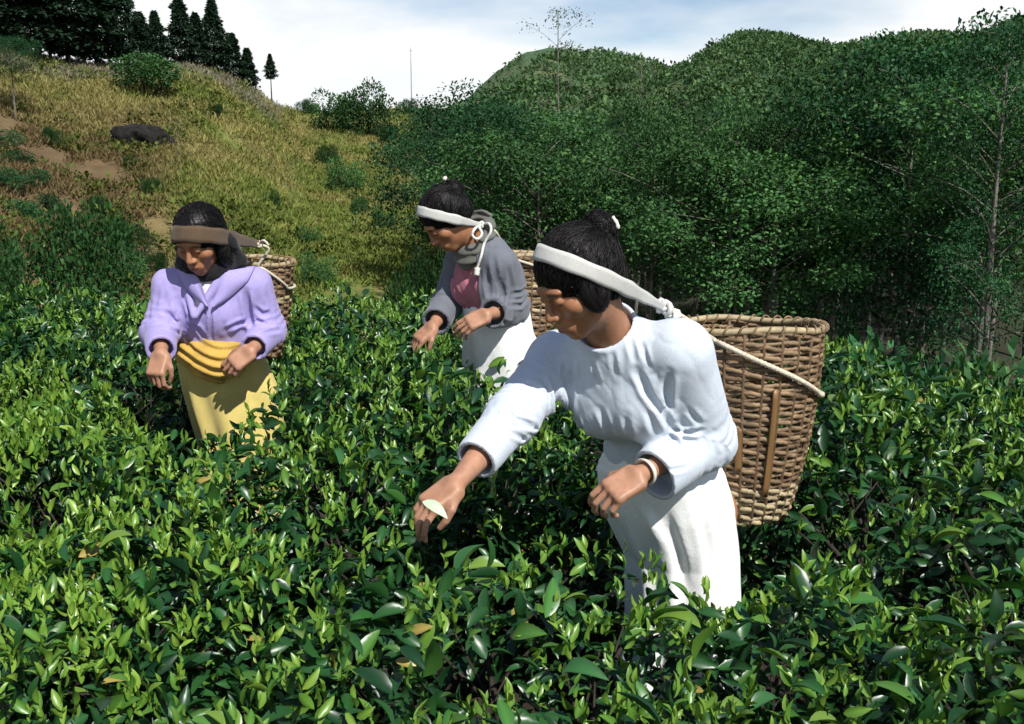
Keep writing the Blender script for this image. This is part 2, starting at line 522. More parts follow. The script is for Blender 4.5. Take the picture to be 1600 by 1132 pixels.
def leaves(pos, axis, normal, L, W, cols, tmpl):
    tv, tf = tmpl
    axis = nrm(axis); side = nrm(np.cross(normal, axis)); nn = np.cross(axis, side)
    L = np.broadcast_to(L, len(pos)); W = np.broadcast_to(W, len(pos))
    V = pos[:, None] + tv[None, :, 0:1] * (L[:, None, None] * axis[:, None]) + tv[None, :, 1:2] * (W[:, None, None] * side[:, None]) + tv[None, :, 2:3] * (L[:, None, None] * nn[:, None])
    k = len(tv)
    Fc = (np.arange(len(pos)) * k)[:, None, None] + tf[None]
    fac = np.where(np.abs(tv[:, 1]) < 1e-6, 1.28, 0.92) if k > 6 else np.ones(k)      # paler midrib
    return V.reshape(-1, 3), Fc.reshape(-1, 3), (cols[:, None] * fac[None, :, None]).reshape(-1, 3)
def rdir(rng, n):
    return nrm(rng.normal(size=(n, 3)))

# ------------------------------------------------------------------ tea bushes
def bush_mesh(seed, R, H, n, sprouts, tone=0.0):
    rng = np.random.default_rng(seed)
    lob = rng.uniform(0, 6.28, 4)
    def edge(a):
        return R * (1 + 0.10 * np.sin(2 * a + lob[0]) + 0.07 * np.sin(3 * a + lob[1]) + 0.05 * np.sin(5 * a + lob[2]))
    def top(x, y):
        q = np.hypot(x, y) / edge(np.arctan2(y, x))
        nz = fbm(np.stack([x * 4.5 + seed, y * 4.5, 0 * x], -1), seed, 3) - 0.5
        return H * (1 - 0.34 * q ** 3.2) + 0.34 * nz
    a = rng.uniform(0, 2 * PI, n); q = np.sqrt(rng.uniform(0, 1.0, n))
    e = edge(a)
    x, y = q * e * np.cos(a), q * e * np.sin(a)
    depth = np.abs(rng.normal(0, 0.075, n)) * (0.4 + 1.2 * rng.uniform(size=n))
    hole = fbm(np.stack([x * 5.5 + seed * 3, y * 5.5, 0 * x], -1), seed + 50, 2)
    z = top(x, y) - depth - 0.5 * sstep(0.49, 0.38, hole) * (1 - .8 * tone)
    # flanks
    fl = rng.uniform(size=n) < 0.30
    s = rng.uniform(0.25, 0.95, n) ** 0.8
    fr = e * (0.98 - 0.38 * (1 - s) ** 1.6) - np.abs(rng.normal(0, 0.05, n))
    x = np.where(fl, fr * np.cos(a), x); y = np.where(fl, fr * np.sin(a), y)
    z = np.where(fl, s * (top(e * np.cos(a) * .98, e * np.sin(a) * .98)), z)
    pos = np.stack([x, y, z], 1)
    out = np.stack([np.cos(a) * (0.25 + 0.75 * q), np.sin(a) * (0.25 + 0.75 * q), 0 * a], 1)
    ra = rng.uniform(0, 2 * PI, n)
    hor = np.stack([np.cos(ra), np.sin(ra), 0 * ra], 1) + out * np.where(fl, 1.4, 0.5)[:, None]
    el = rng.normal(0.35, 0.6, n)
    axis = nrm(nrm(hor) * np.cos(el)[:, None] + A(0, 0, 1) * np.sin(el)[:, None])
    normal = nrm(A(0, 0, 1) + 0.75 * rng.normal(size=(n, 3)) + out * 0.4)
    L = (rng.uniform(0.034, 0.066, n) + 0.03 * (rng.uniform(size=n) < .14)) * (1 - .2 * tone); W = L * rng.uniform(0.36, 0.46, n)
    k = rng.uniform(size=n)
    dark, mid, yel = A(0.006, 0.029, 0.010), A(0.018, 0.074, 0.016), A(0.09, 0.18, 0.022)
    cols = dark + (mid - dark) * k[:, None] ** 0.8
    yl = rng.uniform(size=n) < 0.10 + 0.25 * tone
    cols[yl] = mid + (yel - mid) * rng.uniform(0.2, 1, (yl.sum(), 1))
    br = rng.uniform(size=n) < 0.006
    cols[br] = A(0.25, 0.20, 0.05)
    parts = [leaves(pos, axis, normal, L, W, cols, LEAF12)]
    # young shoots: a bud and two or three small upright leaves
    a = rng.uniform(0, 2 * PI, sprouts); q = np.sqrt(rng.uniform(0, 0.9, sprouts)); e = edge(a)
    bx, by = q * e * np.cos(a), q * e * np.sin(a)
    bz = top(bx, by) - 0.02
    hgt = rng.uniform(0.02, 0.075, sprouts)
    for m in range(4):
        aa = rng.uniform(0, 2 * PI, sprouts)
        el = rng.uniform(0.5, 1.45, sprouts) if m else rng.uniform(1.2, 1.5, sprouts)
        ax = np.stack([np.cos(aa) * np.cos(el), np.sin(aa) * np.cos(el), np.sin(el)], 1)
        pz = np.stack([bx, by, bz + hgt * (1 - 0.28 * m)], 1)
        Ls = rng.uniform(0.02, 0.046, sprouts) * (0.75 if m == 0 else 1)
        cs = A(0.06, 0.155, 0.02) + rng.uniform(0, 1, (sprouts, 1)) * A(0.13, 0.14, 0.02) * (0.45 + 0.8 * tone)
        parts.append(leaves(pz, ax, nrm(A(0, 0, 1) + rng.normal(size=(sprouts, 3)) * .8), Ls, Ls * 0.38, cs, LEAF12))
    n0 = 0; VV, FF, CC = [], [], []
    for v, f, c in parts:
        VV.append(v); FF.append(f + n0); CC.append(c); n0 += len(v)
    me = mesh_np('foliage', np.concatenate(VV), [np.concatenate(FF)], True, np.concatenate(CC))
    me.materials.append(M['tea'])
    # woody frame
    ps = []
    for b in range(7):
        an = b * 0.9 + rng.uniform(0, 0.5); rr_ = R * rng.uniform(0.4, 0.85)
        p0 = A(0.03 * math.cos(an), 0.03 * math.sin(an), -0.03)
        p1 = A(0.35 * rr_ * math.cos(an), 0.35 * rr_ * math.sin(an), H * 0.42)
        p2 = A(rr_ * math.cos(an + .2), rr_ * math.sin(an + .2), H * 0.72)
        ps.append(sweep(spline([p0, p1, p2], 10), np.linspace(0.016, 0.005, 10), 5))
        for t_ in range(4):
            q0 = p1 + (p2 - p1) * rng.uniform(0.1, 0.8); q1 = q0 + A(rng.normal() * .12, rng.normal() * .12, min(H * 0.3, max(.05, H * .80 - q0[2])))
            ps.append(sweep(np.linspace(q0, q1, 3), np.linspace(0.006, 0.002, 3), 4))
    v, fs = join(ps)
    tr = mesh_np('trunk', v, fs)
    tr.materials.append(M['dark_bark'])
    return me, tr, top, edge
BUSH = [bush_mesh(100 + k, 0.54, 0.84, 2050, 150, 0.15 + 0.1 * (k % 3)) for k in range(5)]
BUSHY = [bush_mesh(140 + k, 0.54, 0.84, 2700, 520, 0.6) for k in range(2)]      # yellower, full of young shoots
BIGLEAF = []
for k in range(6):
    rng = np.random.default_rng(300 + k)
    c = [A(0.022, 0.085, 0.018), A(0.04, 0.13, 0.022), A(0.018, 0.07, 0.016), A(0.06, 0.15, 0.025), A(0.03, 0.10, 0.03), A(0.11, 0.19, 0.03)][k]
    v = LEAFF[0].copy(); v[:, 1] *= rng.uniform(0.40, 0.48); v[:, 2] *= rng.uniform(0.4, 1.8)
    me = mesh_np('leaf', v * 0.074, [LEAFF[1]], True, np.tile(c, (len(v), 1)) * np.where(np.abs(v[:, 1:2]) < 1e-6, 1.4, .9))
    me.materials.append(M['tea']); BIGLEAF.append(me)

# x, y, height factor, yellow?, big separate leaves, label
TEA = [
 (-1.02, 1.28, .98, 0, 22, 'tea bush in the lower left corner'),
 (-0.34, 1.22, .94, 0, 30, 'tea bush at the bottom edge left of centre, large leaves over black hollows'),
 (0.38, 1.20, .96, 0, 34, 'dark glossy tea bush at the bottom edge, right of centre'),
 (1.02, 1.42, .97, 0, 26, 'dark tea bush in the lower right corner'),
 (-1.62, 2.0, .99, 1, 10, 'yellow-green tea bush at the left edge, second row from the camera'),
 (-1.04, 1.92, 1.0, 1, 12, 'bright yellow-green tea bush left of the black hollow in the foreground'),
 (-0.02, 1.76, .97, 0, 30, "tea bush under the white-shirted woman's reaching hand"),
 (0.60, 1.74, .93, 0, 30, "tea bush directly in front of the white-shirted woman's skirt"),
 (1.28, 2.10, .98, 0, 22, 'dark tea bush at the right edge below the large basket'),
 (-2.05, 2.55, 1.0, 1, 0, 'tea bush at the left edge, third row from the camera'),
 (-1.42, 2.75, 1.05, 1, 6, "tea bush in front of the purple-jacketed woman's right hand"),
 (-0.72, 2.72, .93, 0, 10, "tea bush in front of the yellow skirt"),
 (-0.28, 3.0, 1.03, 0, 14, 'tea bush in the middle, between the white-shirted woman and the two women behind'),
 (1.18, 2.92, .98, 0, 14, 'tea bush just right of the large basket'),
 (1.80, 2.75, .98, 0, 6, 'tea bush at the right edge, third row from the camera'),
 (-2.55, 3.35, 1.12, 0, 0, 'taller dark tea bush at the left edge beyond the third row'),
 (-1.92, 3.45, 1.0, 1, 0, "tea bush beside the purple-jacketed woman's right sleeve"),
 (0.28, 3.42, .97, 0, 4, "tea bush behind the white-shirted woman's back, beside the white apron"),
 (-0.46, 3.40, 1.04, 0, 4, 'tea bush between the yellow skirt and the white apron'),
 (0.92, 3.55, .97, 0, 0, 'tea bush behind the large basket'),
 (-0.16, 3.55, 1.02, 0, 4, 'tea bush right in front of the white apron of the grey-jacketed woman'),
 (1.55, 3.45, .97, 0, 4, 'tea bush on the right, second from last before the wood'),
 (2.10, 3.35, .95, 0, 0, 'last tea bush at the right edge before the wood'),
 (-2.95, 4.1, 1.38, 0, 0, 'tall unpruned tea bush at the left edge'),
 (-2.30, 4.25, 1.05, 0, 0, 'tea bush beside the tall unpruned bush on the left'),
 (-1.62, 4.40, .98, 0, 0, "tea bush behind the purple-jacketed woman's right shoulder"),
 (-0.62, 4.25, .98, 0, 0, 'tea bush behind the middle of the field, left of the grey-jacketed woman'),
 (0.60, 4.25, .97, 0, 0, 'tea bush at the back of the field beyond the woven baskets'),
 (1.25, 4.15, .95, 0, 0, 'tea bush at the dark wood edge right of the large basket'),
 (-3.55, 5.0, 1.5, 0, 0, 'tallest unpruned tea bush at the far left'),
 (-2.75, 5.1, 1.1, 0, 0, 'tea bush at the back of the field far left'),
 (-2.02, 5.15, 1.0, 0, 0, 'tea bush at the back of the field behind the purple jacket'),
 (-1.38, 5.10, .98, 0, 0, "tea bush in the back row right of the purple-jacketed woman's basket"),
 (-0.72, 5.05, .99, 0, 0, 'tea bush in the back row left of the grey-jacketed woman'),
 (-0.10, 5.0, .97, 0, 0, 'tea bush in the back row behind the grey-jacketed woman'),
 (-2.35, 5.9, 1.0, 0, 0, 'tea bush in the last row by the grassy slope, far left'),
 (-1.70, 5.85, 1.0, 0, 0, 'tea bush in the last row by the grassy slope, left of centre'),
 (-1.05, 5.80, 1.0, 0, 0, 'tea bush in the last row by the grassy slope, near the middle'),
 (-0.40, 5.75, .98, 0, 0, 'tea bush in the last row below the wood'),
]
for q, (x, y, hf, yel, nb_, lab) in enumerate(TEA):
    me, tr, top, edge = BUSHY[q % 2] if yel else BUSH[q % 5]
    e = empty('tea_bush', (x, y, float(height(A(x), A(y))[0])))
    ang = random.uniform(0, 6.28); e.rotation_euler = (0, 0, ang); e.scale = (1.03, 1.03, hf)
    tag(e, lab, 'tea bush', 'pruned tea bushes of the field')
    tag(obj('foliage', me, None, e), kind='stuff')
    obj('trunk', tr, None, e)
    rng = np.random.default_rng(900 + q)
    for k in range(nb_):
        a = rng.uniform(0, 6.28); s = math.sqrt(rng.uniform(0, 0.85)) * float(edge(A(a))[0])
        bx, by = s * math.cos(a), s * math.sin(a)
        o = obj('leaf', BIGLEAF[int(rng.integers(6))], None, e)
        o.location = (bx, by, float(top(A(bx), A(by))[0]) + rng.uniform(-0.01, 0.035))
        o.rotation_euler = (rng.normal(0, 0.5), -rng.uniform(-0.4, 1.0), rng.uniform(0, 6.28))
        sc_ = rng.uniform(0.7, 1.15); o.scale = (sc_, sc_, sc_)

# ================================================================== TREES AND SHRUBS
def tree_mesh(seed, H, clear, spread, n, leaf, clusters, tone, thick=1.0):
    """slender broad-leaved tree: trunk, limbs, leaf clumps with gaps"""
    rng = np.random.default_rng(seed)
    bend = rng.normal(0, 0.03 * H, 2)
    tp = spline([A(0, 0, -0.3), A(bend[0] * .3, bend[1] * .3, H * .35), A(bend[0], bend[1], H * .7), A(bend[0] * 1.1, bend[1] * 1.2, H * .97)], 15)
    r0 = (0.009 * H + 0.015) * thick
    parts = [sweep(tp, np.linspace(r0, 0.012, len(tp)), 7)]
    cl = []
    for k in range(clusters):
        t = clear + (1 - clear) * (k + rng.uniform()) / clusters
        b = np.array([np.interp(t, np.linspace(0, 1, len(tp)), tp[:, c]) for c in range(3)])
        a = k * 2.4 + rng.normal(0, .5)
        wdt = spread * (0.35 + 1.0 * math.sin(PI * min(1, max(0.08, (t - clear) / (1 - clear) * 0.82 + 0.14)))) * rng.uniform(0.55, 1.1)
        tip = b + A(math.cos(a) * wdt, math.sin(a) * wdt, wdt * rng.uniform(0.15, 0.75))
        parts.append(sweep(spline([b, (b + tip) / 2 + A(0, 0, 0.08 * wdt), tip], 6), np.linspace(0.22 * r0 * (1.2 - t * .6), 0.004, 6), 4))
        cl.append((tip, 1.0)); cl.append(((b + tip) / 2 + rng.normal(0, .15, 3), 0.7))
    cl.append((tp[-1], 0.8))
    cs = np.array([c for c, _ in cl]); wts = np.array([x for _, x in cl]); wts = wts / wts.sum()
    ci = rng.choice(len(cl), n, p=wts)
    sz = spread * rng.uniform(0.13, 0.25, len(cl))
    off = rng.normal(size=(n, 3))
    off *= (np.minimum(1, 1.75 / np.linalg.norm(off, axis=1)))[:, None] * np.array([1, 1, 0.6])
    pos = cs[ci] + off * sz[ci][:, None]
    ctint = rng.uniform(0.5, 1.4, (len(cl), 1))
    axis = nrm(rng.normal(size=(n, 3)) + off * 0.5 + A(0, 0, -0.25)); nm = nrm(A(0, 0, 1.0) + rng.normal(size=(n, 3)) * 0.7)
    L = leaf * rng.uniform(0.7, 1.35, n)
    k = rng.uniform(size=(n, 1))
    c = (tone[0] + (tone[1] - tone[0]) * k) * ctint[ci]
    lv, lf, lc = leaves(pos, axis, nm, L, L * 0.55, c, LEAF2)
    crown = mesh_np('crown', lv, [lf], False, lc); crown.materials.append(M['tree_leaf'])
    v, fs = join(parts)
    trunk = mesh_np('trunk', v, fs); trunk.materials.append(M['bark'])
    return trunk, crown, H
G1 = (A(0.008, 0.038, 0.017), A(0.034, 0.108, 0.036))
G2 = (A(0.018, 0.060, 0.021), A(0.066, 0.148, 0.042))
TREES = [tree_mesh(500, 8.0, .52, 1.5, 18000, .075, 30, G1), tree_mesh(501, 8.0, .70, 1.45, 12000, .07, 24, G2), tree_mesh(502, 8.0, .50, 1.7, 19000, .08, 32, G1),
         tree_mesh(503, 8.0, .74, 1.35, 11000, .07, 22, G2), tree_mesh(504, 8.0, .44, 1.8, 20000, .08, 34, G2)]
TALL = tree_mesh(520, 8.0, .45, .9, 15000, .05, 40, G1)
WISPY = tree_mesh(510, 8.0, .45, 1.0, 900, .075, 18, (A(0.07, 0.09, 0.06), A(0.13, 0.15, 0.10)), .5)
def plant_tree(proto, pos, h, name, label, cat, group=None, sx=1.0):
    tr, cr_, H0 = proto
    e = empty(name, pos); s = h / H0
    e.scale = (s * sx, s * sx, s); e.rotation_euler = (0, 0, random.uniform(0, 6.28))
    obj('trunk', tr, None, e); obj('crown', cr_, None, e)
    return tag(e, label, cat, group)
# named trees that stand out, given by column, distance, height
def tree_to(u, r, top_py):
    b = polar(u, r); dist = np.hypot(b[0], b[1])
    zt = 1.65 + dist * (HORIZON - top_py) / F
    return b, max(2.0, zt - b[2])
for u, r, tp_, pr, lab, sx in [
    (1574, 9.5, 58, 3, 'tall slender tree with a straight pale trunk at the right edge', .8),
    (1290, 13, 150, 1, 'slender tree with a leaning pale trunk in the middle of the wood', .9),
    (1136, 11.5, 205, 3, 'thin pale-trunked tree behind the large basket', .7),
    (1028, 12.5, 190, 1, 'thin tree rising behind the white head strap', .7),
    (1450, 12, 100, 0, 'leafy tree in the right of the wood, second from the right edge', .9),
    (760, 17, 172, 2, 'dense tree at the left end of the wood', .9),
    (735, 21, 185, 0, 'outermost tree of the wood beside the grassy slope', .9),
]:
    b, h = tree_to(u, r, tp_)
    plant_tree(TALL if u > 1500 else TREES[pr], b, h, 'slender_tree', lab, 'tree', 'trees of the wood', sx)
b, h = tree_to(880, 30, 18)
plant_tree(WISPY, b, h, 'wispy_tree', 'tall thin almost bare tree standing against the sky above the wood', 'tree', None, .9)
b, h = tree_to(1000, 34, 100)
plant_tree(WISPY, b, h, 'wispy_tree', 'thin almost bare tree rising over the wood below the saddle of the hills', 'tree', None, .7)
rng = np.random.default_rng(77)
CU = [640, 690, 720, 760, 820, 900, 1000, 1100, 1200, 1300, 1400, 1480, 1540, 1620, 1800]
CT = [250, 220, 190, 180, 195, 220, 235, 235, 225, 210, 195, 180, 165, 150, 150]
spots = []
tries = 0
while len(spots) < 135 and tries < 6000:
    tries += 1
    r = 10.5 + 36 * rng.uniform() ** 1.35
    lo_u = np.interp(r, [10, 20, 40, 62], [820, 745, 715, 700])
    u = rng.uniform(lo_u, 1680)
    if u < 1080 and r < 13.5: continue
    if r < 17 and rng.uniform() < .45: continue
    az_ = math.atan((u - CX) / (F / math.cos(PITCH))); p = (r * math.sin(az_), r * math.cos(az_))
    md = 1.15 + 0.028 * r
    if any(np.hypot(p[0] - q[0], p[1] - q[1]) < md for q in spots): continue
    spots.append((p[0], p[1], polar(u, r)[2], u, r))
for q, (x, y, z, u, r) in enumerate(spots):
    tp_ = np.interp(u, CU, CT) + rng.uniform(-8, 60)
    h = 1.65 + r * (HORIZON - tp_) / F - z
    h = float(np.clip(h, 3.2, 10.5))
    k = int(rng.integers(5)) if r > 21 else [1, 3][int(rng.integers(2))]
    pl = 'near' if r < 22 else ('middle' if r < 38 else 'far')
    lab = {'near': 'green broad-leaved tree at the near edge of the wood, on a thin trunk', 'middle': 'green broad-leaved tree in the depth of the wood', 'far': 'green broad-leaved tree at the foot of the hills behind the wood'}[pl]
    plant_tree(TREES[k], (x, y, z), h, 'woodland_tree', lab, 'tree', {'near': 'trees at the near edge of the wood', 'middle': 'trees in the depth of the wood', 'far': 'trees at the foot of the hills'}[pl], float(np.clip(rng.uniform(0.95, 1.35) * (6.5 / h) ** 0.35, .8, 1.6)))

# conifers of the ridge
def conifer_mesh(seed, round_=False):
    rng = np.random.default_rng(seed); H = 8.0
    parts = [sweep(np.linspace(A(0, 0, -0.4), A(0, 0, H * .97), 8), np.linspace(.16, .02, 8), 6)]
    n = 6500
    t = rng.uniform(0.0, 1, n) ** 0.85
    base = 0.10
    zc = H * (base + (1 - base) * t)
    prof = (1 - t) ** 0.8 * 2.0 * np.minimum(1, (t + 0.05) * 6) if not round_ else np.sqrt(np.maximum(0, 1 - (2 * t - 1) ** 2)) * 2.0
    lay = 0.75 + 0.18 * np.sin(zc * 5 + rng.uniform(0, 6)) + 0.5 * (fbm(np.stack([zc * 1.3, 0 * zc + seed, 0 * zc], -1), seed, 3) - .5)
    a = rng.uniform(0, 2 * PI, n); lob = 1 + 0.3 * np.sin(3 * a + zc * 1.7) + 0.2 * np.sin(7 * a + 2 * zc)
    q = rng.uniform(0.25, 1, n) ** 0.5
    rr = prof * lay * lob * q
    pos = np.stack([rr * np.cos(a), rr * np.sin(a), zc - 0.15 * rr], 1)
    axis = nrm(np.stack([np.cos(a), np.sin(a), rng.normal(-0.1, 0.5, n)], 1) + rng.normal(size=(n, 3)) * .3)
    c = A(0.008, 0.022, 0.012) + rng.uniform(size=(n, 1)) * A(0.014, 0.03, 0.012)
    lv, lf, lc = leaves(pos, axis, nrm(A(0, 0, 1) + rng.normal(size=(n, 3)) * .6), rng.uniform(.25, .55, n), .2, c, LEAF2)
    me = mesh_np('crown', lv, [lf], False, lc); me.materials.append(M['needle'])
    v, fs = join(parts); tm = mesh_np('trunk', v, fs); tm.materials.append(M['dark_bark'])
    return tm, me, H
CON = [conifer_mesh(600), conifer_mesh(601), conifer_mesh(602), conifer_mesh(603, True)]
for u, base, tp_, pr, sx, lab in [
    (22, 112, -40, 3, 1.3, 'big dark tree filling the top left corner'),
    (75, 120, -35, 0, 1.5, 'big dark conifer second from the top left corner'),
    (120, 122, -25, 3, 1.2, 'broad dark conifer third from the left on the ridge'),
    (165, 122, 5, 1, 1.5, 'broad dark conifer above the bright green tree'),
    (206, 70, 12, 3, .75, 'small round-topped dark tree left of the pointed conifers'),
    (232, 118, 48, 2, 1.3, 'low dark conifer between the round-topped tree and the pointed ones'),
    (256, 118, 46, 1, 1.1, 'short dark conifer, first of the pointed row'),
    (294, 112, 24, 0, 1.0, 'tall pointed conifer, left one of the two tallest in the row'),
    (318, 116, 46, 2, 1.1, 'shorter conifer between the two tallest pointed ones'),
    (344, 122, 27, 1, 1.0, 'tall pointed conifer, right one of the two tallest in the row'),
    (372, 138, 72, 0, 1.2, 'dark conifer sloping down from the right of the tallest ones'),
    (394, 152, 92, 2, 1.2, 'last conifer of the row above the bare scarp'),
    (429, 180, 97, 1, .7, 'lone small conifer on a thin bare trunk right of the row'),
]:
    r = np.interp(u, _DU, _DR) - 0.8
    b = polar(u, float(r)); h = max(2.0, 1.65 + r * (HORIZON - tp_) / F - b[2])
    tm, me, H0 = CON[pr]
    e = empty('conifer', b); s = h / H0
    if 'lone' in lab:
        obj('trunk', tm, None, e); c = obj('crown', me, None, e); c.scale = (.8, .8, .52); c.location = (0, 0, H0 * .45)
    else:
        obj('trunk', tm, None, e); obj('crown', me, None, e)
    e.scale = (s * sx * 1.15, s * sx * 1.15, s); e.rotation_euler = (0, 0, random.uniform(0, 6))
    tag(e, lab, 'conifer', 'conifers along the ridge')

# shrubs
def shrub_mesh(seed, n, tone, leaf=.10):
    rng = np.random.default_rng(seed)
    k = 9
    cs = nrm(rng.normal(size=(k, 3))) * A(.55, .55, .3) + A(0, 0, .5)
    ci = rng.integers(0, k, n)
    d = rdir(rng, n)
    pos = cs[ci] + d * (rng.uniform(.35, 1, n) ** .5)[:, None] * rng.uniform(.28, .45, k)[ci][:, None]
    pos[:, 2] = np.abs(pos[:, 2])
    c = (tone[0] + (tone[1] - tone[0]) * rng.uniform(size=(n, 1))) * rng.uniform(.7, 1.3, (k, 1))[ci]
    L = leaf * rng.uniform(.7, 1.4, n)
    lv, lf, lc = leaves(pos, nrm(d + rng.normal(size=(n, 3)) * .6), nrm(A(0, 0, 1) + rng.normal(size=(n, 3)) * .7), L, L * .55, c, LEAF2)
    me = mesh_np('foliage', lv, [lf], False, lc); me.materials.append(M['tree_leaf'])
    ps = [sweep(np.linspace(A(0, 0, -.2), cs[j] * A(1, 1, .9), 4), np.linspace(.03, .01, 4), 4) for j in range(k)]
    v, fs = join(ps); tm = mesh_np('stem', v, fs); tm.materials.append(M['dark_bark'])
    return tm, me
SHRN = shrub_mesh(710, 9000, (A(0.008, 0.03, 0.01), A(0.03, 0.085, 0.02)), .042)
SHR = [shrub_mesh(700, 3000, G1, .07), shrub_mesh(701, 3000, G1, .07), shrub_mesh(702, 3200, G2, .07), shrub_mesh(703, 3200, G2, .08)]
def plant_shrub(p, w_, h_, k, label, group, name='shrub'):
    tm, me = SHRN if k < 0 else SHR[k]
    e = empty(name, p); e.scale = (w_, w_, h_); e.rotation_euler = (0, 0, random.uniform(0, 6))
    obj('stem', tm, None, e); tag(obj('foliage', me, None, e), kind='stuff')
    return tag(e, label, 'shrub', group)
for px, py, wd, k, lab in [
    (90, 230, 34, 0, 'dark round shrub high on the left of the grassy slope'),
    (165, 338, 40, 0, 'dark round shrub on the bare earth left of the purple-jacketed woman'),
    (238, 310, 34, 1, 'small dark shrub above and left of the brown head strap'),
    (212, 408, 74, 0, 'wide dark shrub left of the brown head strap at shoulder height'),
    (192, 448, 66, 2, 'green shrub at the foot of the slope below the wide dark shrub'),
    (243, 428, 34, 1, "dark shrub touching the purple-jacketed woman's right shoulder"),
    (335, 184, 22, 1, 'small dark shrub below the bare scarp of the ridge'),
    (105, 345, 28, 1, 'small dark shrub beside the dark earth bank on the left'),
    (424, 326, 26, 2, 'small green shrub right of the brown head strap'),
    (484, 388, 38, 2, 'green shrub right of the basket rope on the grassy slope'),
    (418, 390, 26, 1, 'dark shrub just above the small brown basket'),
    (497, 450, 50, 2, 'green shrub at the foot of the slope above the tea'),
    (540, 300, 52, 2, 'leafy green shrub in the middle of the grassy slope'),
    (510, 260, 34, 1, 'small shrub upper middle of the grassy slope'),
    (575, 212, 78, 2, 'wide green thicket below the skyline'),
    (520, 204, 60, 3, 'green thicket below the skyline, left of the wide one'),
    (602, 222, 34, 0, 'dark rounded shrub at the right end of the thicket'),
    (472, 180, 26, 0, 'small dark shrub on the skyline left of the thicket'),
    (486, 181, 22, 1, 'dark shrub on the skyline touching another on its left'),
    (566, 178, 22, 1, 'tiny dark shrub on the skyline above the wide thicket'),
    (635, 182, 30, 0, 'dark shrub on the far pale slope, leftmost of three'),
    (655, 190, 24, 0, 'dark shrub on the far pale slope, rightmost of three'),
    (630, 245, 16, 1, 'tiny dark shrub on the far pale slope, lowest'),
    (640, 275, 40, 2, 'green shrub where the grassy slope meets the wood'),
    (600, 360, 34, 2, 'green shrub left of the grey-jacketed woman'),
    (560, 335, 28, 3, 'pale green shrub between the two women behind, on the slope'),
    (205, 265, 18, 3, 'little olive shrub left of the dark hollow'),
]:
    p = gh(px, py, 9); dist = p[1]
    wm = wd / F * dist
    plant_shrub(p, wm * .72, wm * .85 * random.uniform(1.0, 1.35), -1 if k < 2 else k, lab, 'shrubs scattered over the grassy slope')
# broad bright tree in front of the conifers
p = gh(230, 150, 9); hh = p[1] * 68 / F
e = tag(empty('broad_tree', p), 'broad bright green tree below the conifers on the ridge', 'tree')
e.scale = (hh * .95, hh * .95, hh * .7)
obj('trunk', SHR[3][0], None, e); o = obj('crown', SHR[3][1], None, e); o.location = (0, 0, .25)
p = gh(278, 262, 9); plant_tree(WISPY, p, p[1] * 72 / F, 'bare_tree', 'pale nearly bare little tree beside the dark hollow', 'tree', None, .8)
# dark growth along the left edge
for x, y, w_, h_, k, lab in [(-4.35, 8.2, .75, 1.8, 0, 'dark bushy growth at the left edge above the tea'), (-3.75, 7.0, .6, 1.2, 1, 'leafy dark shrub at the left edge behind the tall tea'),
                             (-4.9, 10.4, 1.1, 2.3, 1, 'tall dark shrub at the left edge under the earth bank'), (-3.2, 6.5, .6, .9, 2, 'green shrub behind the last tea row at the left')]:
    p = ground_at(x, y); plant_shrub(p, w_, h_, -1, lab, 'growth along the left edge')
p = gh(25, 188, 9); plant_tree(TREES[2], p, p[1] * 120 / F, 'broad_tree', 'green tree at the left edge below the top left corner', 'tree', None, 1.3)
# undergrowth of the wood
rng = np.random.default_rng(88)
for q in range(44):
    u = rng.uniform(1310, 1660) if q < 26 else rng.uniform(760, 1330); r = rng.uniform(8.5, 15) if q < 26 else rng.uniform(17, 26)
    p = polar(u, r); s = rng.uniform(.8, 1.7)
    plant_shrub(p, s, s * rng.uniform(.9, 1.4), int(rng.integers(4)), 'leafy undergrowth shrub below the trees of the wood', 'undergrowth of the wood', 'undergrowth_shrub')
for q_ in range(9):
    p = polar(1560 + 14 * q_, 8.4 + .55 * (q_ % 4)); plant_shrub(p, .7, 1.5, (0, 2, 1)[q_ % 3], 'leafy undergrowth shrub at the right edge of the wood', 'undergrowth at the right edge', 'undergrowth_shrub')
p = A(-0.78, 8.4, 0); p[2] = float(height(A(p[0]), A(p[1]))[0])
plant_shrub(p, .5, 1.3, -1, "black-green shrub in shade behind the grey-jacketed woman's face", 'growth along the left edge')

# far hillside scrub and grass tussocks: masses nobody could count
def scrub(name, label, n, sampler, per, size, leaf, tone, seed, m, cat):
    rng = np.random.default_rng(seed)
    pts = sampler(rng, n)
    n = len(pts)
    s = size[0] + (size[1] - size[0]) * rng.uniform(size=n)
    d = rdir(rng, n * per); d[:, 2] = np.abs(d[:, 2])
    pos = np.repeat(pts, per, 0) + d * np.repeat(s, per)[:, None] * A(1, 1, .8) * (rng.uniform(.3, 1, (n * per, 1)))
    ct = rng.uniform(.6, 1.4, (n, 1))
    c = (tone[0] + (tone[1] - tone[0]) * rng.uniform(size=(n * per, 1))) * np.repeat(ct, per, 0)
    L = leaf * rng.uniform(.7, 1.4, n * per) * np.repeat(s / np.mean(size), per)
    lv, lf, lc = leaves(pos, nrm(d + rng.normal(size=(n * per, 3)) * .5), nrm(A(0, 0, 1) + rng.normal(size=(n * per, 3)) * .6), L, L * .6, c, LEAF2)
    tag(obj(name, mesh_np(name, lv, [lf], False, lc), m), label, cat, kind='stuff')
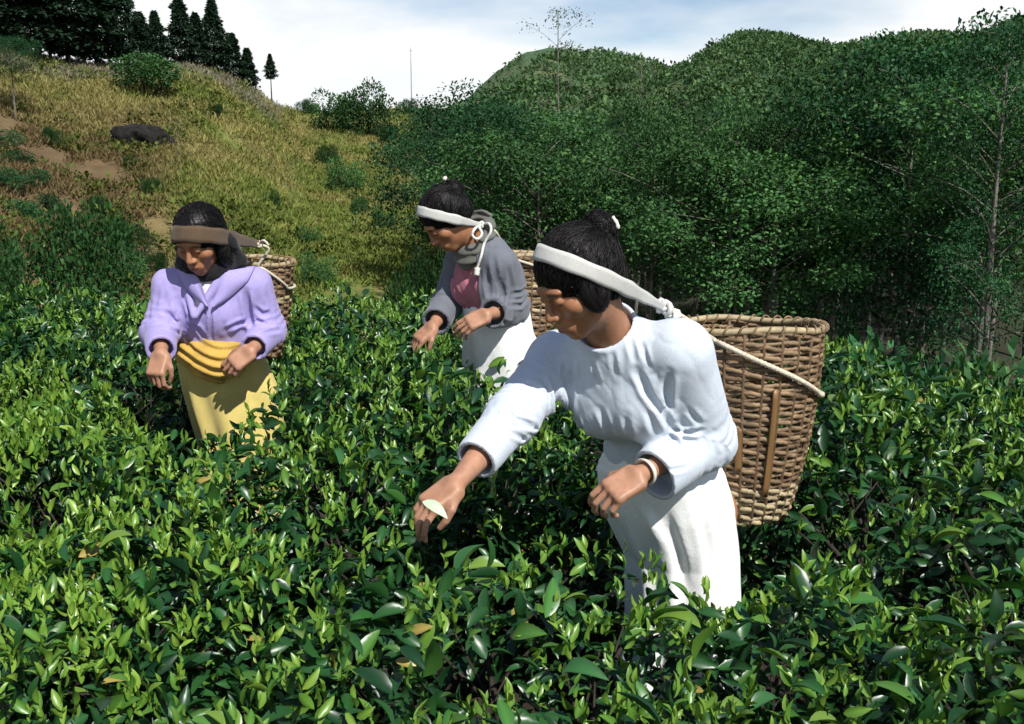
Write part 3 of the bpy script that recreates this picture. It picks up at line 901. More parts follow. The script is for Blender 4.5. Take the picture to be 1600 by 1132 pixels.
def hill_pts(rng, n):
    u = rng.uniform(690, 1750, n); f_ = rng.uniform(0.42, 1.03, n)
    r = f_ * np.interp(u, _DU, _DR); az = np.arctan((u - CX) / (F / math.cos(PITCH)))
    x, y = r * np.sin(az), r * np.cos(az)
    keep = (fbm(np.stack([x * .09, y * .09, 0 * x], -1), 21, 4) < 0.5 + 0.12 * rng.uniform(size=n) - .04 * (f_ > .85)) | (f_ < .68)
    return np.stack([x, y, height(x, y)], 1)[keep]
scrub('hillside_scrub', 'green scrub and small trees covering the far hills', 7000, hill_pts, 30, (.3, .95), .26, (A(0.028, 0.072, 0.028), A(0.088, 0.15, 0.055)), 5, M['tree_leaf'], 'scrub')
def slope_pts(rng, n):
    u = rng.uniform(-60, 690, n); f_ = rng.uniform(0.22, 1.0, n) ** .8
    r = f_ * np.interp(u, _DU, _DR); az = np.arctan((u - CX) / (F / math.cos(PITCH)))
    x, y = r * np.sin(az), r * np.cos(az)
    keep = fbm(np.stack([x * .45, y * .45, 0 * x], -1), 33, 4) > 0.16 + .26 * ((u < 270) & (r < 40))
    return np.stack([x, y, height(x, y)], 1)[keep]
def grass(name, label, n, seed):
    rng = np.random.default_rng(seed)
    p = slope_pts(rng, n); k = 9; m = len(p) * k
    pos = np.repeat(p, k, 0) + rng.normal(size=(m, 3)) * A(.16, .16, 0)
    ax = nrm(rng.normal(size=(m, 3)) * A(.55, .55, .1) + A(0, 0, 1))
    L = rng.uniform(.14, .36, m)
    gc = terrain_col(p); rc_ = rng.uniform(.75, 1.35, (m, 1))
    c = np.repeat(gc, k, 0) * rc_ * A(1.12, 1.24, 1.18)
    lv, lf, lc = leaves(pos, ax, rdir(rng, m), L, L * .16, c, LEAF2)
    tag(obj(name, mesh_np(name, lv, [lf], False, lc), M['dry_grass']), label, 'grass', kind='stuff')
grass('dry_grass', 'dry golden and olive grass on the slope', 26000, 6)
def slope_pts2(rng, n):
    p = slope_pts(rng, n)
    return p[fbm(np.stack([p[:, 0] * .2, p[:, 1] * .2, 0 * p[:, 0]], -1), 61, 3) > .5]
scrub('low_scrub', 'low green weeds scattered in the dry grass', 2600, slope_pts2, 26, (.2, .6), .13, (A(0.05, 0.075, 0.018), A(0.12, 0.14, 0.03)), 8, M['dry_grass'], 'weeds')

# shade of a hollow in the slope, built as a near-black rock
def rock_f(c, r, seed):
    R = frame(A(0.9, 0.3, -0.25), A(0, 0, 1))
    return lambda p: ell(p, c + A(0, 0, .08), r, R) + (fbm(p * 1.9, seed, 4) - 0.5) * 1.0
c = gh(238, 228, 9)
k = c[1] / F
v, fs = mesh_sdf(rock_f(c, (26 * k, 52 * k, 20 * k), 5), c - A(4, 4, 3), c + A(4, 4, 3), .14)
M['hollow_shade'] = plain_mat('hollow_shade', (0.012, 0.011, 0.010), 0.95, 4, .3, 1.7, 1.0, .12)
tag(wobj('hollow_shade_rock', v, fs, M['hollow_shade']), 'near-black rock shape standing for the shaded hollow in the grassy slope', 'rock')
for q_, (px, py, wd) in enumerate([(8, 232, 46), (32, 262, 44), (55, 292, 42), (78, 330, 40), (12, 300, 60), (40, 350, 60)]):
    p = gh(px, py, 9); wm = wd / F * p[1]
    plant_shrub(p, wm * .7, wm * .55, q_ % 2, ['topmost', 'second', 'third', 'fourth', 'fifth', 'lowest'][q_] + ' dark clump along the shaded bank at the left edge', 'dark clumps along the left bank')
# far pole
p = gh(645, 172, 9)
p = polar(645, float(np.interp(645, _DU, _DR)) - .3)
hp = p[1] * 92 / F
v, fs = join([sweep(np.linspace(A(0, 0, -.3), A(0, 0, hp), 4), [.05, .045, .04, .03], 8), sweep(np.linspace(A(-.14, 0, hp - .3), A(.14, 0, hp - .3), 2), .025, 6)])
tag(obj('utility_pole', mesh_np('utility_pole', v, fs), M['pole']), 'thin utility pole on the far skyline', 'pole').location = p

# ================================================================== PEOPLE
def skin_mat():
    m, t, b, o = mat('skin')
    at = node(t, 'ShaderNodeAttribute', attribute_name='Col')
    c, h = noise_mix(t, at.outputs['Color'], 60, 0.88, 1.08, 5)
    t.links.new(c, b.inputs['Base Color'])
    b.inputs['Roughness'].default_value = 0.5; b.inputs['Specular IOR Level'].default_value = 0.4
    b.inputs['Subsurface Weight'].default_value = 0.08
    b.inputs['Subsurface Radius'].default_value = (0.01, 0.004, 0.002)
    bump(t, b, h, 0.15, 0.002)
    return m
def hair_mat():
    m, t, b, o = mat('hair')
    rgb = node(t, 'ShaderNodeRGB'); rgb.outputs[0].default_value = (0.005, 0.004, 0.0045, 1)
    c, h = noise_mix(t, rgb.outputs[0], 60, 0.5, 1.6, 3, 'Object', (1, 1, 0.1))
    t.links.new(c, b.inputs['Base Color']); b.inputs['Roughness'].default_value = 0.45
    b.inputs['Specular IOR Level'].default_value = 0.22
    bump(t, b, h, 0.4, 0.003)
    return m
M['skin'] = skin_mat(); M['hair'] = hair_mat()
M['cane'] = plain_mat('cane', (0.21, 0.14, 0.078), 0.6, 26, 0.45, 1.45, 0.5, 0.002, stretch=(1, 1, 2.5))
M['cane_dark'] = plain_mat('cane_dark', (0.13, 0.082, 0.045), 0.65, 30, 0.5, 1.4, 0.5, 0.002)
M['cane_pale'] = plain_mat('cane_pale', (0.36, 0.29, 0.17), 0.6, 30, 0.6, 1.3, 0.4, 0.002)
M['bamboo'] = plain_mat('bamboo', (0.20, 0.11, 0.042), 0.4, 40, 0.7, 1.2, 0.2, 0.001, stretch=(1, 1, .1))
M['rope'] = plain_mat('rope', (0.58, 0.52, 0.40), 0.9, 160, 0.7, 1.15, 0.6, 0.001)
M['white_rope'] = plain_mat('white_rope', (0.62, 0.62, 0.58), 0.9, 160, 0.75, 1.15, 0.5, 0.001)
M['white_band'] = cloth_mat('white_band', (0.50, 0.50, 0.47), 0.85, 1200, .1)
M['brown_band'] = cloth_mat('brown_band', (0.095, 0.062, 0.036), 0.9, 1000, .3)
M['pale_shirt'] = cloth_mat('pale_shirt', (0.53, 0.585, 0.655), 0.9, 900, .06)
M['white_skirt'] = cloth_mat('white_skirt', (0.86, 0.87, 0.85), 0.9, 700, .06)
M['purple'] = cloth_mat('purple', (0.34, 0.29, 0.57), 0.8, 700, .08)
M['off_white'] = cloth_mat('off_white', (0.66, 0.64, 0.66), 0.85, 900)
M['yellow'] = cloth_mat('yellow', (0.62, 0.50, 0.16), 0.85, 700, .12)
M['ochre'] = cloth_mat('ochre', (0.52, 0.33, 0.07), 0.85, 700, .2)
M['black_cloth'] = cloth_mat('black_cloth', (0.012, 0.012, 0.014), 0.9, 700)
M['grey_jacket'] = cloth_mat('grey_jacket', (0.135, 0.145, 0.17), 0.9, 700, .1)
M['pink'] = cloth_mat('pink', (0.42, 0.15, 0.19), 0.85, 700, .15)
M['scarf'] = cloth_mat('scarf', (0.13, 0.13, 0.115), 0.9, 500, .2)
M['dark_inner'] = cloth_mat('dark_inner', (0.02, 0.018, 0.02), 0.9, 700)
M['metal'] = plain_mat('metal', (0.72, 0.68, 0.58), 0.3, 80, .9, 1.05, .1, .001)
M['metal'].node_tree.nodes['Principled BSDF'].inputs['Metallic'].default_value = 0.15

SKIN = A(0.33, 0.15, 0.075)
def head_local(q, lids=0.75):
    """head in its own frame: x right, y forward, z up, metres"""
    ax = q.copy(); ax[:, 0] = np.abs(ax[:, 0])
    d = ell(q, A(0, -.012, .03), (.072, .092, .086))
    d = smin(d, ell(q, A(0, .022, -.045), (.057, .066, .070)), .035)
    d = smin(d, ell(q, A(0, .064, -.098), (.022, .020, .018)), .03)
    d = smin(d, ell(ax, A(.043, .056, -.022), (.026, .024, .022)), .025)
    d = smin(d, ell(q, A(0, .076, .026), (.050, .017, .012)), .02)
    d = smax(d, -ell(ax, A(.031, .102, .004), (.019, .018, .012)), .014)
    d = smin(d, ell(ax, A(.031, .0775, .004), (.0135, .0125, .0125)), .004)
    nose = smin(rc(q, A(0, .088, .008), A(0, .106, -.030), .007, .0115), ell(ax, A(.013, .096, -.034), (.0085, .010, .008)), .008)
    d = smin(d, nose, .012)
    d = smin(d, ell(q, A(0, .084, -.066), (.028, .014, .018)), .02)
    d = smin(d, ell(q, A(0, .0955, -.0615), (.021, .007, .0048)), .004)
    d = smin(d, ell(q, A(0, .0945, -.0735), (.018, .007, .0055)), .004)
    d = smax(d, -ell(q, A(0, .104, -.0675), (.022, .008, .0016)), .002)
    ear = smin(ell(ax, A(.077, -.008, -.004), (.008, .019, .029)), ell(ax, A(.074, -.004, -.028), (.007, .010, .010)), .008)
    ear = smax(ear, -ell(ax, A(.087, -.004, .002), (.008, .010, .018)), .004)
    d = smin(d, ear, .006)
    return d
def head_cols(q):
    ax = np.abs(q[:, 0])
    c = np.tile(SKIN, (len(q), 1))
    front = q[:, 1] > .06
    def mk(mask, col, k):
        m = (mask * k)[:, None]
        c[:] = c * (1 - m) + col * m
    ch = np.exp(-(((ax - .043) / .022) ** 2 + ((q[:, 2] + .025) / .02) ** 2)) * front
    mk(ch, A(0.36, 0.14, 0.07), .6)
    lip = np.exp(-((q[:, 0] / .021) ** 4 + ((q[:, 2] + .0675) / .0095) ** 4)) * (q[:, 1] > .08)
    mk(lip, A(0.22, 0.07, 0.06), .85)
    brow = np.exp(-(((ax - .032) / .017) ** 4 + ((q[:, 2] - .025 + 12 * (ax - .03) ** 2) / .0045) ** 2)) * front
    mk(brow, A(0.015, 0.01, 0.01), .9)
    lash = np.exp(-(((ax - .031) / .0125) ** 4 + ((q[:, 2] + .003) / .0026) ** 2)) * front
    mk(lash, A(0.01, 0.008, 0.008), .95)
    nos = np.exp(-(((ax - .008) / .0035) ** 2 + ((q[:, 2] + .0415) / .003) ** 2)) * (q[:, 1] > .09)
    mk(nos, A(0.03, 0.012, 0.01), .8)
    return c
def hand_segs(wrist, dr, dorsal, thumb, curl, s=1.0, thumb_in=0.5, spread=0.06):
    Y = nrm(dr); Z = nrm(dorsal - Y * np.dot(dorsal, Y)); X = np.cross(Y, Z)
    if np.dot(X, thumb) < 0: X = -X
    L = lambda v: wrist + s * (v[0] * X + v[1] * Y + v[2] * Z)
    fingers = []
    for k, (bx, ln) in enumerate([(.029, (.042, .025, .020)), (.010, (.046, .029, .021)), (-.010, (.043, .027, .020)), (-.029, (.034, .021, .018))]):
        p = A(bx, .086 - .004 * abs(k - 1), 0.0); ang = 0.0; sp = spread * (1.2 - k * .8); pts = [L(p)]
        for m in range(3):
            ang += curl[m] * (1 + .09 * k)
            p = p + ln[m] * A(math.sin(sp) * math.cos(ang), math.cos(ang), -math.sin(ang)); pts.append(L(p))
        fingers.append((pts, [.0092 * s, .0084 * s, .0076 * s, .0064 * s]))
    p0 = A(.022, .018, -.004); p1 = A(.045, .050, -.016); p2 = p1 + .032 * nrm(A(.55 - .9 * thumb_in, .8, -.35 - .5 * thumb_in)); p3 = p2 + .026 * nrm(A(.35 - 1.1 * thumb_in, .8, -.3 - .6 * thumb_in))
    fingers.append(([L(p0), L(p1), L(p2), L(p3)], [.015 * s, .0115 * s, .0098 * s, .0075 * s]))
    Rm = np.stack([X, Y, Z], 1)
    def f(p):
        q = ((p - wrist) @ Rm) / s
        b = np.abs(q - A(0, .048, -.001)) - A(.0265, .034, .0035)
        palm = (np.linalg.norm(np.maximum(b, 0), axis=1) + np.minimum(b.max(1), 0) - .0115) * s
        palm = smin(palm, ell(p, L(A(.026, .030, -.010)), A(.016, .028, .014) * s, Rm), .012 * s)
        d = palm
        fd = None
        for pts, rr in fingers:
            g = None
            for a in range(3):
                e_ = rc(p, pts[a], pts[a + 1], rr[a], rr[a + 1])
                g = e_ if g is None else np.minimum(g, e_)
            fd = g if fd is None else np.minimum(fd, g)
        return smin(d, fd, .0065 * s)
    def cols(v):
        c = np.tile(A(.37, .19, .115), (len(v), 1)) * (.86 + .28 * fbm(v * 60, 3, 3))[:, None]
        for pts, rr in fingers:
            for a in (0, 1, 2):
                k = np.exp(-(np.linalg.norm(v - pts[a] - Z * rr[a] * .9, axis=1) / .006) ** 2)[:, None]
                c = c * (1 - .35 * k)
            tip = pts[3] + Z * rr[3] * .75
            k = (np.linalg.norm(v - tip, axis=1) < .0062)[:, None]
            c = np.where(k, A(.48, .29, .22), c)
        pal = sstep(.0, -.012, ((v - wrist) @ Z) / s)[:, None]
        return c * (1 - .5 * pal) + A(.42, .23, .15) * .5 * pal
    f.cols = cols
    return f, L
def bound(*pts, m=.1):
    a = np.array(pts)
    return a.min(0) - m, a.max(0) + m
class Person:
    def __init__(s, j, face, head_up, facing, hs=1.0):
        s.j = j
        s.HR = frame(face, head_up)          # columns right, forward, up
        s.hs = hs
        s.T = None
        up = nrm(j['neck'] - j['waist'])
        s.TR = frame(nrm(facing - up * np.dot(facing, up)), up)
    def head_f(s, p):
        q = ((p - s.j['head']) @ s.HR) / s.hs
        d = head_local(q) * s.hs
        nk = rc(p, s.H(0, -.022, -.055), s.j['neck'] - s.TR[:, 2] * .05, .050 * s.hs, .056)
        return smin(d, nk, .025)
    def H(s, x, y, z):
        return s.j['head'] + s.HR @ (A(x, y, z) * s.hs)
    def body(s, handL, handR, parent, h=.0028):
        j = s.j; parts = []; cols = []
        lo, hi = bound(j['head'], m=.16)
        lo = np.minimum(lo, j['neck'] - .07); hi = np.maximum(hi, j['neck'] + .07)
        v, fs = mesh_sdf(s.head_f, lo, hi, h); parts.append((v, fs)); cols.append(head_cols(((v - j['head']) @ s.HR) / s.hs))
        for sd, hf in (('L', handL), ('R', handR)):
            el, wr = j['elbow' + sd], j['wrist' + sd]
            g = lambda p: smin(hf(p), rc(p, el + (wr - el) * .25, wr + (wr - el) * .01, .038, .0195), .022)
            lo, hi = bound(el + (wr - el) * .3, wr, m=.16)
            v, fs = mesh_sdf(g, lo, hi, h); parts.append((v, fs))
            cols.append(hf.cols(v))
        def rest(p):
            d = ell(p, j['chest'], (.13, .09, .15), s.TR)
            d = smin(d, ell(p, j['waist'], (.115, .085, .12), s.TR), .06)
            d = smin(d, ell(p, j['pelvis'], (.125, .10, .11), s.TR), .06)
            for sd in 'LR':
                d = smin(d, rc(p, j['shoulder' + sd], j['elbow' + sd], .042, .036), .04)
                d = np.minimum(d, rc(p, j['elbow' + sd], j['elbow' + sd] + .35 * (j['wrist' + sd] - j['elbow' + sd]), .036, .034))
                d = smin(d, rc(p, j['hip' + sd], j['knee' + sd], .075, .052), .03)
                d = smin(d, rc(p, j['knee' + sd], j['ankle' + sd], .05, .033), .02)
                d = smin(d, rc(p, j['ankle' + sd] - A(0, 0, .03), j['ankle' + sd] + j['toe'] * .16 - A(0, 0, .055), .032, .02), .02)
            d = smin(d, rc(p, j['chest'], j['neck'], .06, .045), .03)
            return d
        lo, hi = bound(j['ankleL'], j['ankleR'], j['neck'], j['shoulderL'], j['shoulderR'], j['elbowL'], j['elbowR'], m=.2)
        v, fs = mesh_sdf(rest, lo, hi, .011); parts.append((v, fs)); cols.append(np.tile(SKIN, (len(v), 1)))
        v, fs = join(parts)
        return wobj('body', v, fs, M['skin'], parent, np.concatenate(cols))
def legs(j, facing, sh=(0, 0)):
    side = nrm(np.cross(facing, A(0, 0, 1)))            # person's right
    g = lambda p: A(p[0], p[1], .085)
    pv = j['pelvis'] + A(sh[0], sh[1], 0)
    for sd, k in (('L', -1), ('R', 1)):
        j['hip' + sd] = pv + side * k * .07 - A(0, 0, .03)
        j['ankle' + sd] = g(pv + side * k * .085 + facing * .0)
        j['knee' + sd] = (j['hip' + sd] + j['ankle' + sd]) / 2 + facing * .03
    j['toe'] = nrm(facing * A(1, 1, 0))
def creased(f, items):
    """items: (polyline points, depth, width); depth > 0 cuts a fold with soft lips, < 0 raises one"""
    items = [(np.asarray(pts), dp, wd) for pts, dp, wd in items]
    def g(p):
        d = f(p)
        near = np.abs(d) < .07
        if near.any():
            q = p[near]; add = np.zeros(len(q))
            for pts, dp, wd in items:
                m = np.all((q > pts.min(0) - 4 * wd) & (q < pts.max(0) + 4 * wd), axis=1)
                if not m.any(): continue
                qq = q[m]; best = np.full(len(qq), 9.0); tt = np.zeros(len(qq)); n = len(pts) - 1
                for a in range(n):
                    ds, t = seg(qq, pts[a], pts[a + 1])
                    b = ds < best; best[b] = ds[b]; tt[b] = (a + t[b]) / n
                fade = np.sin(PI * np.clip(tt, .02, .98)) ** .8
                add[m] += dp * fade * (np.exp(-(best / wd) ** 2) - .4 * np.exp(-((best - 2.1 * wd) / wd) ** 2))
            d = d.copy(); d[near] += np.clip(add, -.008, .018)
        return d
    return g
def hits(f, P2, y0, y1):
    D = np.array([ray(*q) for q in P2]); L = np.linalg.norm(D, axis=1); t = np.full(len(D), float(y0))
    live = np.ones(len(D), bool)
    for _ in range(70):
        v_ = f(CAM + t[live, None] * D[live])
        t[live] += np.where(v_ < 5e-4, 0, np.maximum(v_, 1e-3) / L[live] * .85)
        ix = np.nonzero(live)[0]; live[ix[(v_ < 5e-4) | (t[ix] > y1)]] = False
        if not live.any(): break
    return CAM + t[:, None] * D
def px_creases(f, lst, y0, y1, gain=1.0):
    P2, own = [], []
    for k, (pl, dp, wd) in enumerate(lst):
        pl = [np.asarray(q, float) for q in pl]
        for a in range(len(pl) - 1):
            for t in np.linspace(0, 1, 4, endpoint=False):
                P2.append(pl[a] + (pl[a + 1] - pl[a]) * t); own.append(k)
        P2.append(pl[-1]); own.append(k)
    W = hits(f, P2, y0, y1); own = np.array(own)
    return [(W[own == k], dp * gain, wd * .8) for k, (pl, dp, wd) in enumerate(lst)]
def wrinkle(p, dirv, freq, amp, seed):
    """soft drawn folds running along dirv"""
    d = nrm(dirv)
    q = p - (p @ d)[:, None] * d * 0.82
    n = fbm(q * freq, seed, 3)
    return amp * (1.5 * (1 - np.minimum(1, np.abs(2 * n - 1) * 2.6)) ** 2 - (n - .5) * 1.2)
def detail(d, p, fn, lim=.03):
    m = np.abs(d) < lim
    if m.any():
        d = d.copy(); d[m] += fn(p[m])
    return d
def away(p, *cs):
    k = 1.0
    for c in cs:
        k = k * sstep(.055, .11, np.linalg.norm(p - c, axis=1))
    return k
def arm_folds(p, a, b, c, amp, seed):
    """rings of cloth pushed together round a bent elbow b"""
    ds1, t1 = seg(p, a, b); ds2, t2 = seg(p, b, c)
    L1, L2 = np.linalg.norm(b - a), np.linalg.norm(c - b)
    s = np.where(ds1 < ds2, (t1 - 1) * L1, t2 * L2)
    near = np.minimum(ds1, ds2) < .12
    n = fbm(p * 14, seed, 2)
    return np.where(near, amp * np.exp(-(s / .085) ** 2) * np.sin(s * 210 + 9 * n), 0)
def strap_path(hair_f, c, KL, KR, Fp, off=.0045, n=72):
    """shortest band round the head from one knot over the brow to the other, in the plane of the three points"""
    mid = (KL + KR) / 2
    ex = nrm(Fp - mid); nz = nrm(np.cross(ex, KL - KR)); ey = np.cross(nz, ex)
    o = c + nz * np.dot(Fp - c, nz)
    an = np.linspace(-PI, PI, n, endpoint=False)
    D = np.cos(an)[:, None] * ex + np.sin(an)[:, None] * ey; t = np.full(n, .30)
    for _ in range(60):
        v_ = hair_f(o + t[:, None] * D) - off
        t = np.maximum(np.where(v_ < 3e-4, t, t - np.maximum(v_ * .7, 4e-4)), .01)
    pts = [(t[k] * math.cos(an[k]), t[k] * math.sin(an[k])) for k in range(n)]
    tk = lambda K: (np.dot(K - o, ex), np.dot(K - o, ey))
    pts += [tk(KL), tk(KR)]
    pts = sorted(set((round(a, 5), round(b, 5)) for a, b in pts))
    def half(ps):
        h_ = []
        for p in ps:
            while len(h_) > 1 and (h_[-1][0] - h_[-2][0]) * (p[1] - h_[-2][1]) - (h_[-1][1] - h_[-2][1]) * (p[0] - h_[-2][0]) <= 0: h_.pop()
            h_.append(p)
        return h_
    lo = half(pts); up = half(pts[::-1])
    hull = lo[:-1] + up[:-1]
    w3 = [o + a * ex + b * ey for a, b in hull]
    iL = min(range(len(w3)), key=lambda i_: np.linalg.norm(w3[i_] - KL)); iR = min(range(len(w3)), key=lambda i_: np.linalg.norm(w3[i_] - KR))
    seq1 = []; i_ = iL
    while i_ != iR:
        seq1.append(w3[i_]); i_ = (i_ + 1) % len(w3)
    seq1.append(w3[iR])
    seq2 = []; i_ = iL
    while i_ != iR:
        seq2.append(w3[i_]); i_ = (i_ - 1) % len(w3)
    seq2.append(w3[iR])
    seq = seq1 if len(seq1) > len(seq2) else seq2
    return resample(seq, .008), nz, o
def band_mesh(path, nz, c, wmid, wend, thick=.002):
    """flat cloth band: width across nz tilted to lie on the head"""
    n = len(path); t = nrm(np.gradient(path, axis=0))
    out = nrm(path - c - ((path - c) @ nz)[:, None] * nz)
    out = nrm(out - (out * t).sum(1)[:, None] * t)
    wdir = np.cross(t, out)
    s = np.linspace(0, 1, n)
    wd = wend + (wmid - wend) * np.clip(np.sin(PI * s) * 1.5, 0, 1) ** 1.5
    wd = wd * (1 + .05 * np.sin(s * 60))
    cr_ = [(-1, -.3), (-.5, .1), (0, .25), (.5, .1), (1, -.3)]
    top_ = [path + wdir * (a * wd / 2)[:, None] + out * (thick * (1 + .6 * b)) for a, b in cr_]
    bot = [path + wdir * (a * wd / 2)[:, None] - out * (thick * .2) for a, b in cr_]
    ring = np.stack(top_ + bot[::-1], 1); m = ring.shape[1]
    i = np.arange(n - 1)[:, None]; j_ = np.arange(m)[None]
    q = np.stack([i * m + j_, i * m + (j_ + 1) % m, (i + 1) * m + (j_ + 1) % m, (i + 1) * m + j_], -1).reshape(-1, 4)
    return ring.reshape(-1, 3), [q]
def knot(c, R_, size, r):
    t = np.linspace(0, 2 * PI, 70)
    k = np.stack([np.sin(t) + 2 * np.sin(2 * t), np.cos(t) - 2 * np.cos(2 * t), -np.sin(3 * t) * 1.3], 1) / 3
    return rope(c + (k * size) @ R_.T, r, .004, .03, 8)

def loose_hair(per, hair_f, v0, target, N, parent, seed, rad=.0009, steps=14, step=.011):
    """fine strands lying on the hair, combed towards target (head frame)"""
    rng = np.random.default_rng(seed)
    p = v0[rng.integers(0, len(v0), N)].copy()
    q = ((p - per.j['head']) @ per.HR) / per.hs
    p = p[(q[:, 1] > -.09) | (q[:, 2] > 0)]; N = len(p)
    off = np.abs(rng.normal(0, .0022, N)); tgt = per.H(*target) + rng.normal(0, .02, (N, 3))
    def grad(x):
        e = .002; b = hair_f(x)
        return nrm(np.stack([hair_f(x + A(e, 0, 0)) - b, hair_f(x + A(0, e, 0)) - b, hair_f(x + A(0, 0, e)) - b], 1)), b
    path, nor = [], []
    for k in range(steps):
        g, b = grad(p)
        p = p - (np.clip(b - off * math.sin(PI * (k + .5) / steps), -.01, .01))[:, None] * g
        path.append(p.copy()); nor.append(g)
        d = tgt - p; ln = np.linalg.norm(d, axis=1, keepdims=True)
        d = d / np.maximum(ln, 1e-6) + rng.normal(0, .12, (N, 3))
        d = nrm(d - (d * g).sum(1, keepdims=True) * g)
        p = p + d * np.minimum(step, ln * .5)
    path = np.array(path).transpose(1, 0, 2); nor = np.array(nor).transpose(1, 0, 2)
    tan = nrm(np.gradient(path, axis=1)); sd = np.cross(tan, nor)
    r = rad * np.sin(PI * np.clip(np.linspace(0, 1, steps), .06, .94))[None, :, None]
    ring = np.stack([path + r * nor, path + r * (-.5 * nor + .87 * sd), path + r * (-.5 * nor - .87 * sd)], 2)
    i = (np.arange(N) * steps * 3)[:, None, None] + (np.arange(steps - 1) * 3)[None, :, None]; j_ = np.arange(3)[None, None]
    Q = np.stack([i + j_, i + (j_ + 1) % 3, i + 3 + (j_ + 1) % 3, i + 3 + j_], -1).reshape(-1, 4)
    return tag(wobj('loose_hair', ring.reshape(-1, 3), [Q], M['strand'], parent), kind='stuff')
M['strand'] = plain_mat('strand', (0.006, 0.005, 0.005), 0.42, 40, .5, 1.8, 0, .001, spec=.22)
# ------------------------------------------------------------------ baskets
def basket(name, label, top_c, bot_c, r_top, r_bot, rows, stakes, lean=None, fine=6, slats=()):
    e = empty(name, bot_c); base = np.asarray(bot_c, float)
    axis = nrm(np.asarray(top_c) - base); Hh = np.linalg.norm(np.asarray(top_c) - base)
    ux = nrm(np.cross(A(0, 1, 0), axis)); uy = np.cross(axis, ux)
    rng = np.random.default_rng(len(label))
    prof = lambda t: r_bot * 0.82 + (r_top - r_bot * .82) * (1 - (1 - np.clip(t, 0, 1)) ** 1.7) ** .82
    W3 = lambda rr, th, t: (rr * np.cos(th))[..., None] * ux + (rr * np.sin(th))[..., None] * uy + (np.asarray(t) * Hh)[..., None] * axis
    ns = stakes * fine; th = np.linspace(0, 2 * PI, ns, endpoint=False)
    pitch = Hh / rows
    for k in range(rows):
        t = (k + .55) / rows
        rr0 = prof(t)
        ph = PI * (k % 2)
        wav = .0042 * np.cos(stakes / 2 * th + ph)
        zj = .0022 * np.cos(stakes / 2 * th + ph + 1.2) + .0035 * np.sin(3 * th + rng.uniform(0, 6)) + .0007 * rng.normal(size=ns)
        hh_ = pitch * (.455 + .06 * rng.uniform()); tk = .0042
        ring = []
        for a, b in [(0, 1), (.75, .55), (.95, 0), (.75, -.55), (0, -1), (-.6, 0)]:
            ring.append(W3(rr0 + wav + a * tk - .10 * b * hh_ * 0, th, t + (zj + b * hh_) / Hh))
        ring = np.stack(ring, 1)
        i = np.arange(ns)[:, None]; j_ = np.arange(6)[None]; m = 6
        q = np.stack([i * m + j_, i * m + (j_ + 1) % m, ((i + 1) % ns) * m + (j_ + 1) % m, ((i + 1) % ns) * m + j_], -1).reshape(-1, 4)[:, ::-1]
        mt = M['cane_pale'] if (k < rows * .17 and name == 'large_basket') or rng.uniform() < .08 else (M['cane_dark'] if rng.uniform() < .22 else M['cane'])
        obj('weave_strand', mesh_np('weave_strand', ring.reshape(-1, 3), [q]), mt, e)
    tt = np.linspace(-.01, 1.0, 14)
    for k in range(stakes):
        a = 2 * PI * (k + .5) / stakes
        v, fs = sweep(W3(prof(tt), np.full(14, a), tt), .0055, 5)
        obj('stake', mesh_np('stake', v, fs), M['cane_dark'], e)
    # bound rim: a bundle of cane with a wrapping strip
    tr = np.linspace(0, 2 * PI, 97)
    rj = prof(1.0) + .003 * np.sin(5 * tr)
    v, fs = sweep(W3(rj, tr, 1.0 + .008 * np.sin(4 * tr + 1)), .0095, 8)
    rim = obj('rim', mesh_np('rim', v, fs), M['cane_pale'], e)
    s = np.linspace(0, 2 * PI, 1200); nw = int(2 * PI * r_top / .035)
    cen = W3(np.full(1200, prof(1.0)), s, np.full(1200, 1.0)); rad = W3(np.ones(1200), s, np.zeros(1200))
    cp = cen + .0125 * (np.cos(nw * s)[:, None] * rad + np.sin(nw * s)[:, None] * axis)
    v, fs = sweep(cp, .003, 4)
    obj('rim_binding', mesh_np('rim_binding', v, fs), M['cane'], rim)
    # woven floor
    rg = np.linspace(0, prof(0.02), 6); V = [W3(rg[1:, None].repeat(24, 1), np.linspace(0, 2 * PI, 24, endpoint=False)[None].repeat(5, 0), np.full((5, 24), .015)).reshape(-1, 3), (.015 * Hh * axis)[None]]
    q = [(a * 24 + b, a * 24 + (b + 1) % 24, (a + 1) * 24 + (b + 1) % 24, (a + 1) * 24 + b) for a in range(4) for b in range(24)]
    tr_ = [(120, b, (b + 1) % 24) for b in range(24)]
    obj('basket_floor', mesh_np('basket_floor', np.concatenate(V), [np.array(q), np.array(tr_)]), M['cane_dark'], e)
    for th_, t0, t1, wd in slats:
        pp = W3(prof(np.linspace(t0, t1, 12)) + .013, np.full(12, th_), np.linspace(t0, t1, 12))
        v, fs = sweep(pp, wd, 8, True, lambda n, t_: (np.cos(t_)[None].repeat(n, 0), .38 * np.sin(t_)[None].repeat(n, 0)))
        o = obj('bamboo_slat', mesh_np('bamboo_slat', v, fs), M['bamboo'], e)
    tag(e, label, 'basket', 'woven carrying baskets')
    surf = lambda th_, t: base + W3(np.atleast_1d(prof(np.asarray(t, float))), np.atleast_1d(th_), np.atleast_1d(t))[0]
    return e, surf, prof

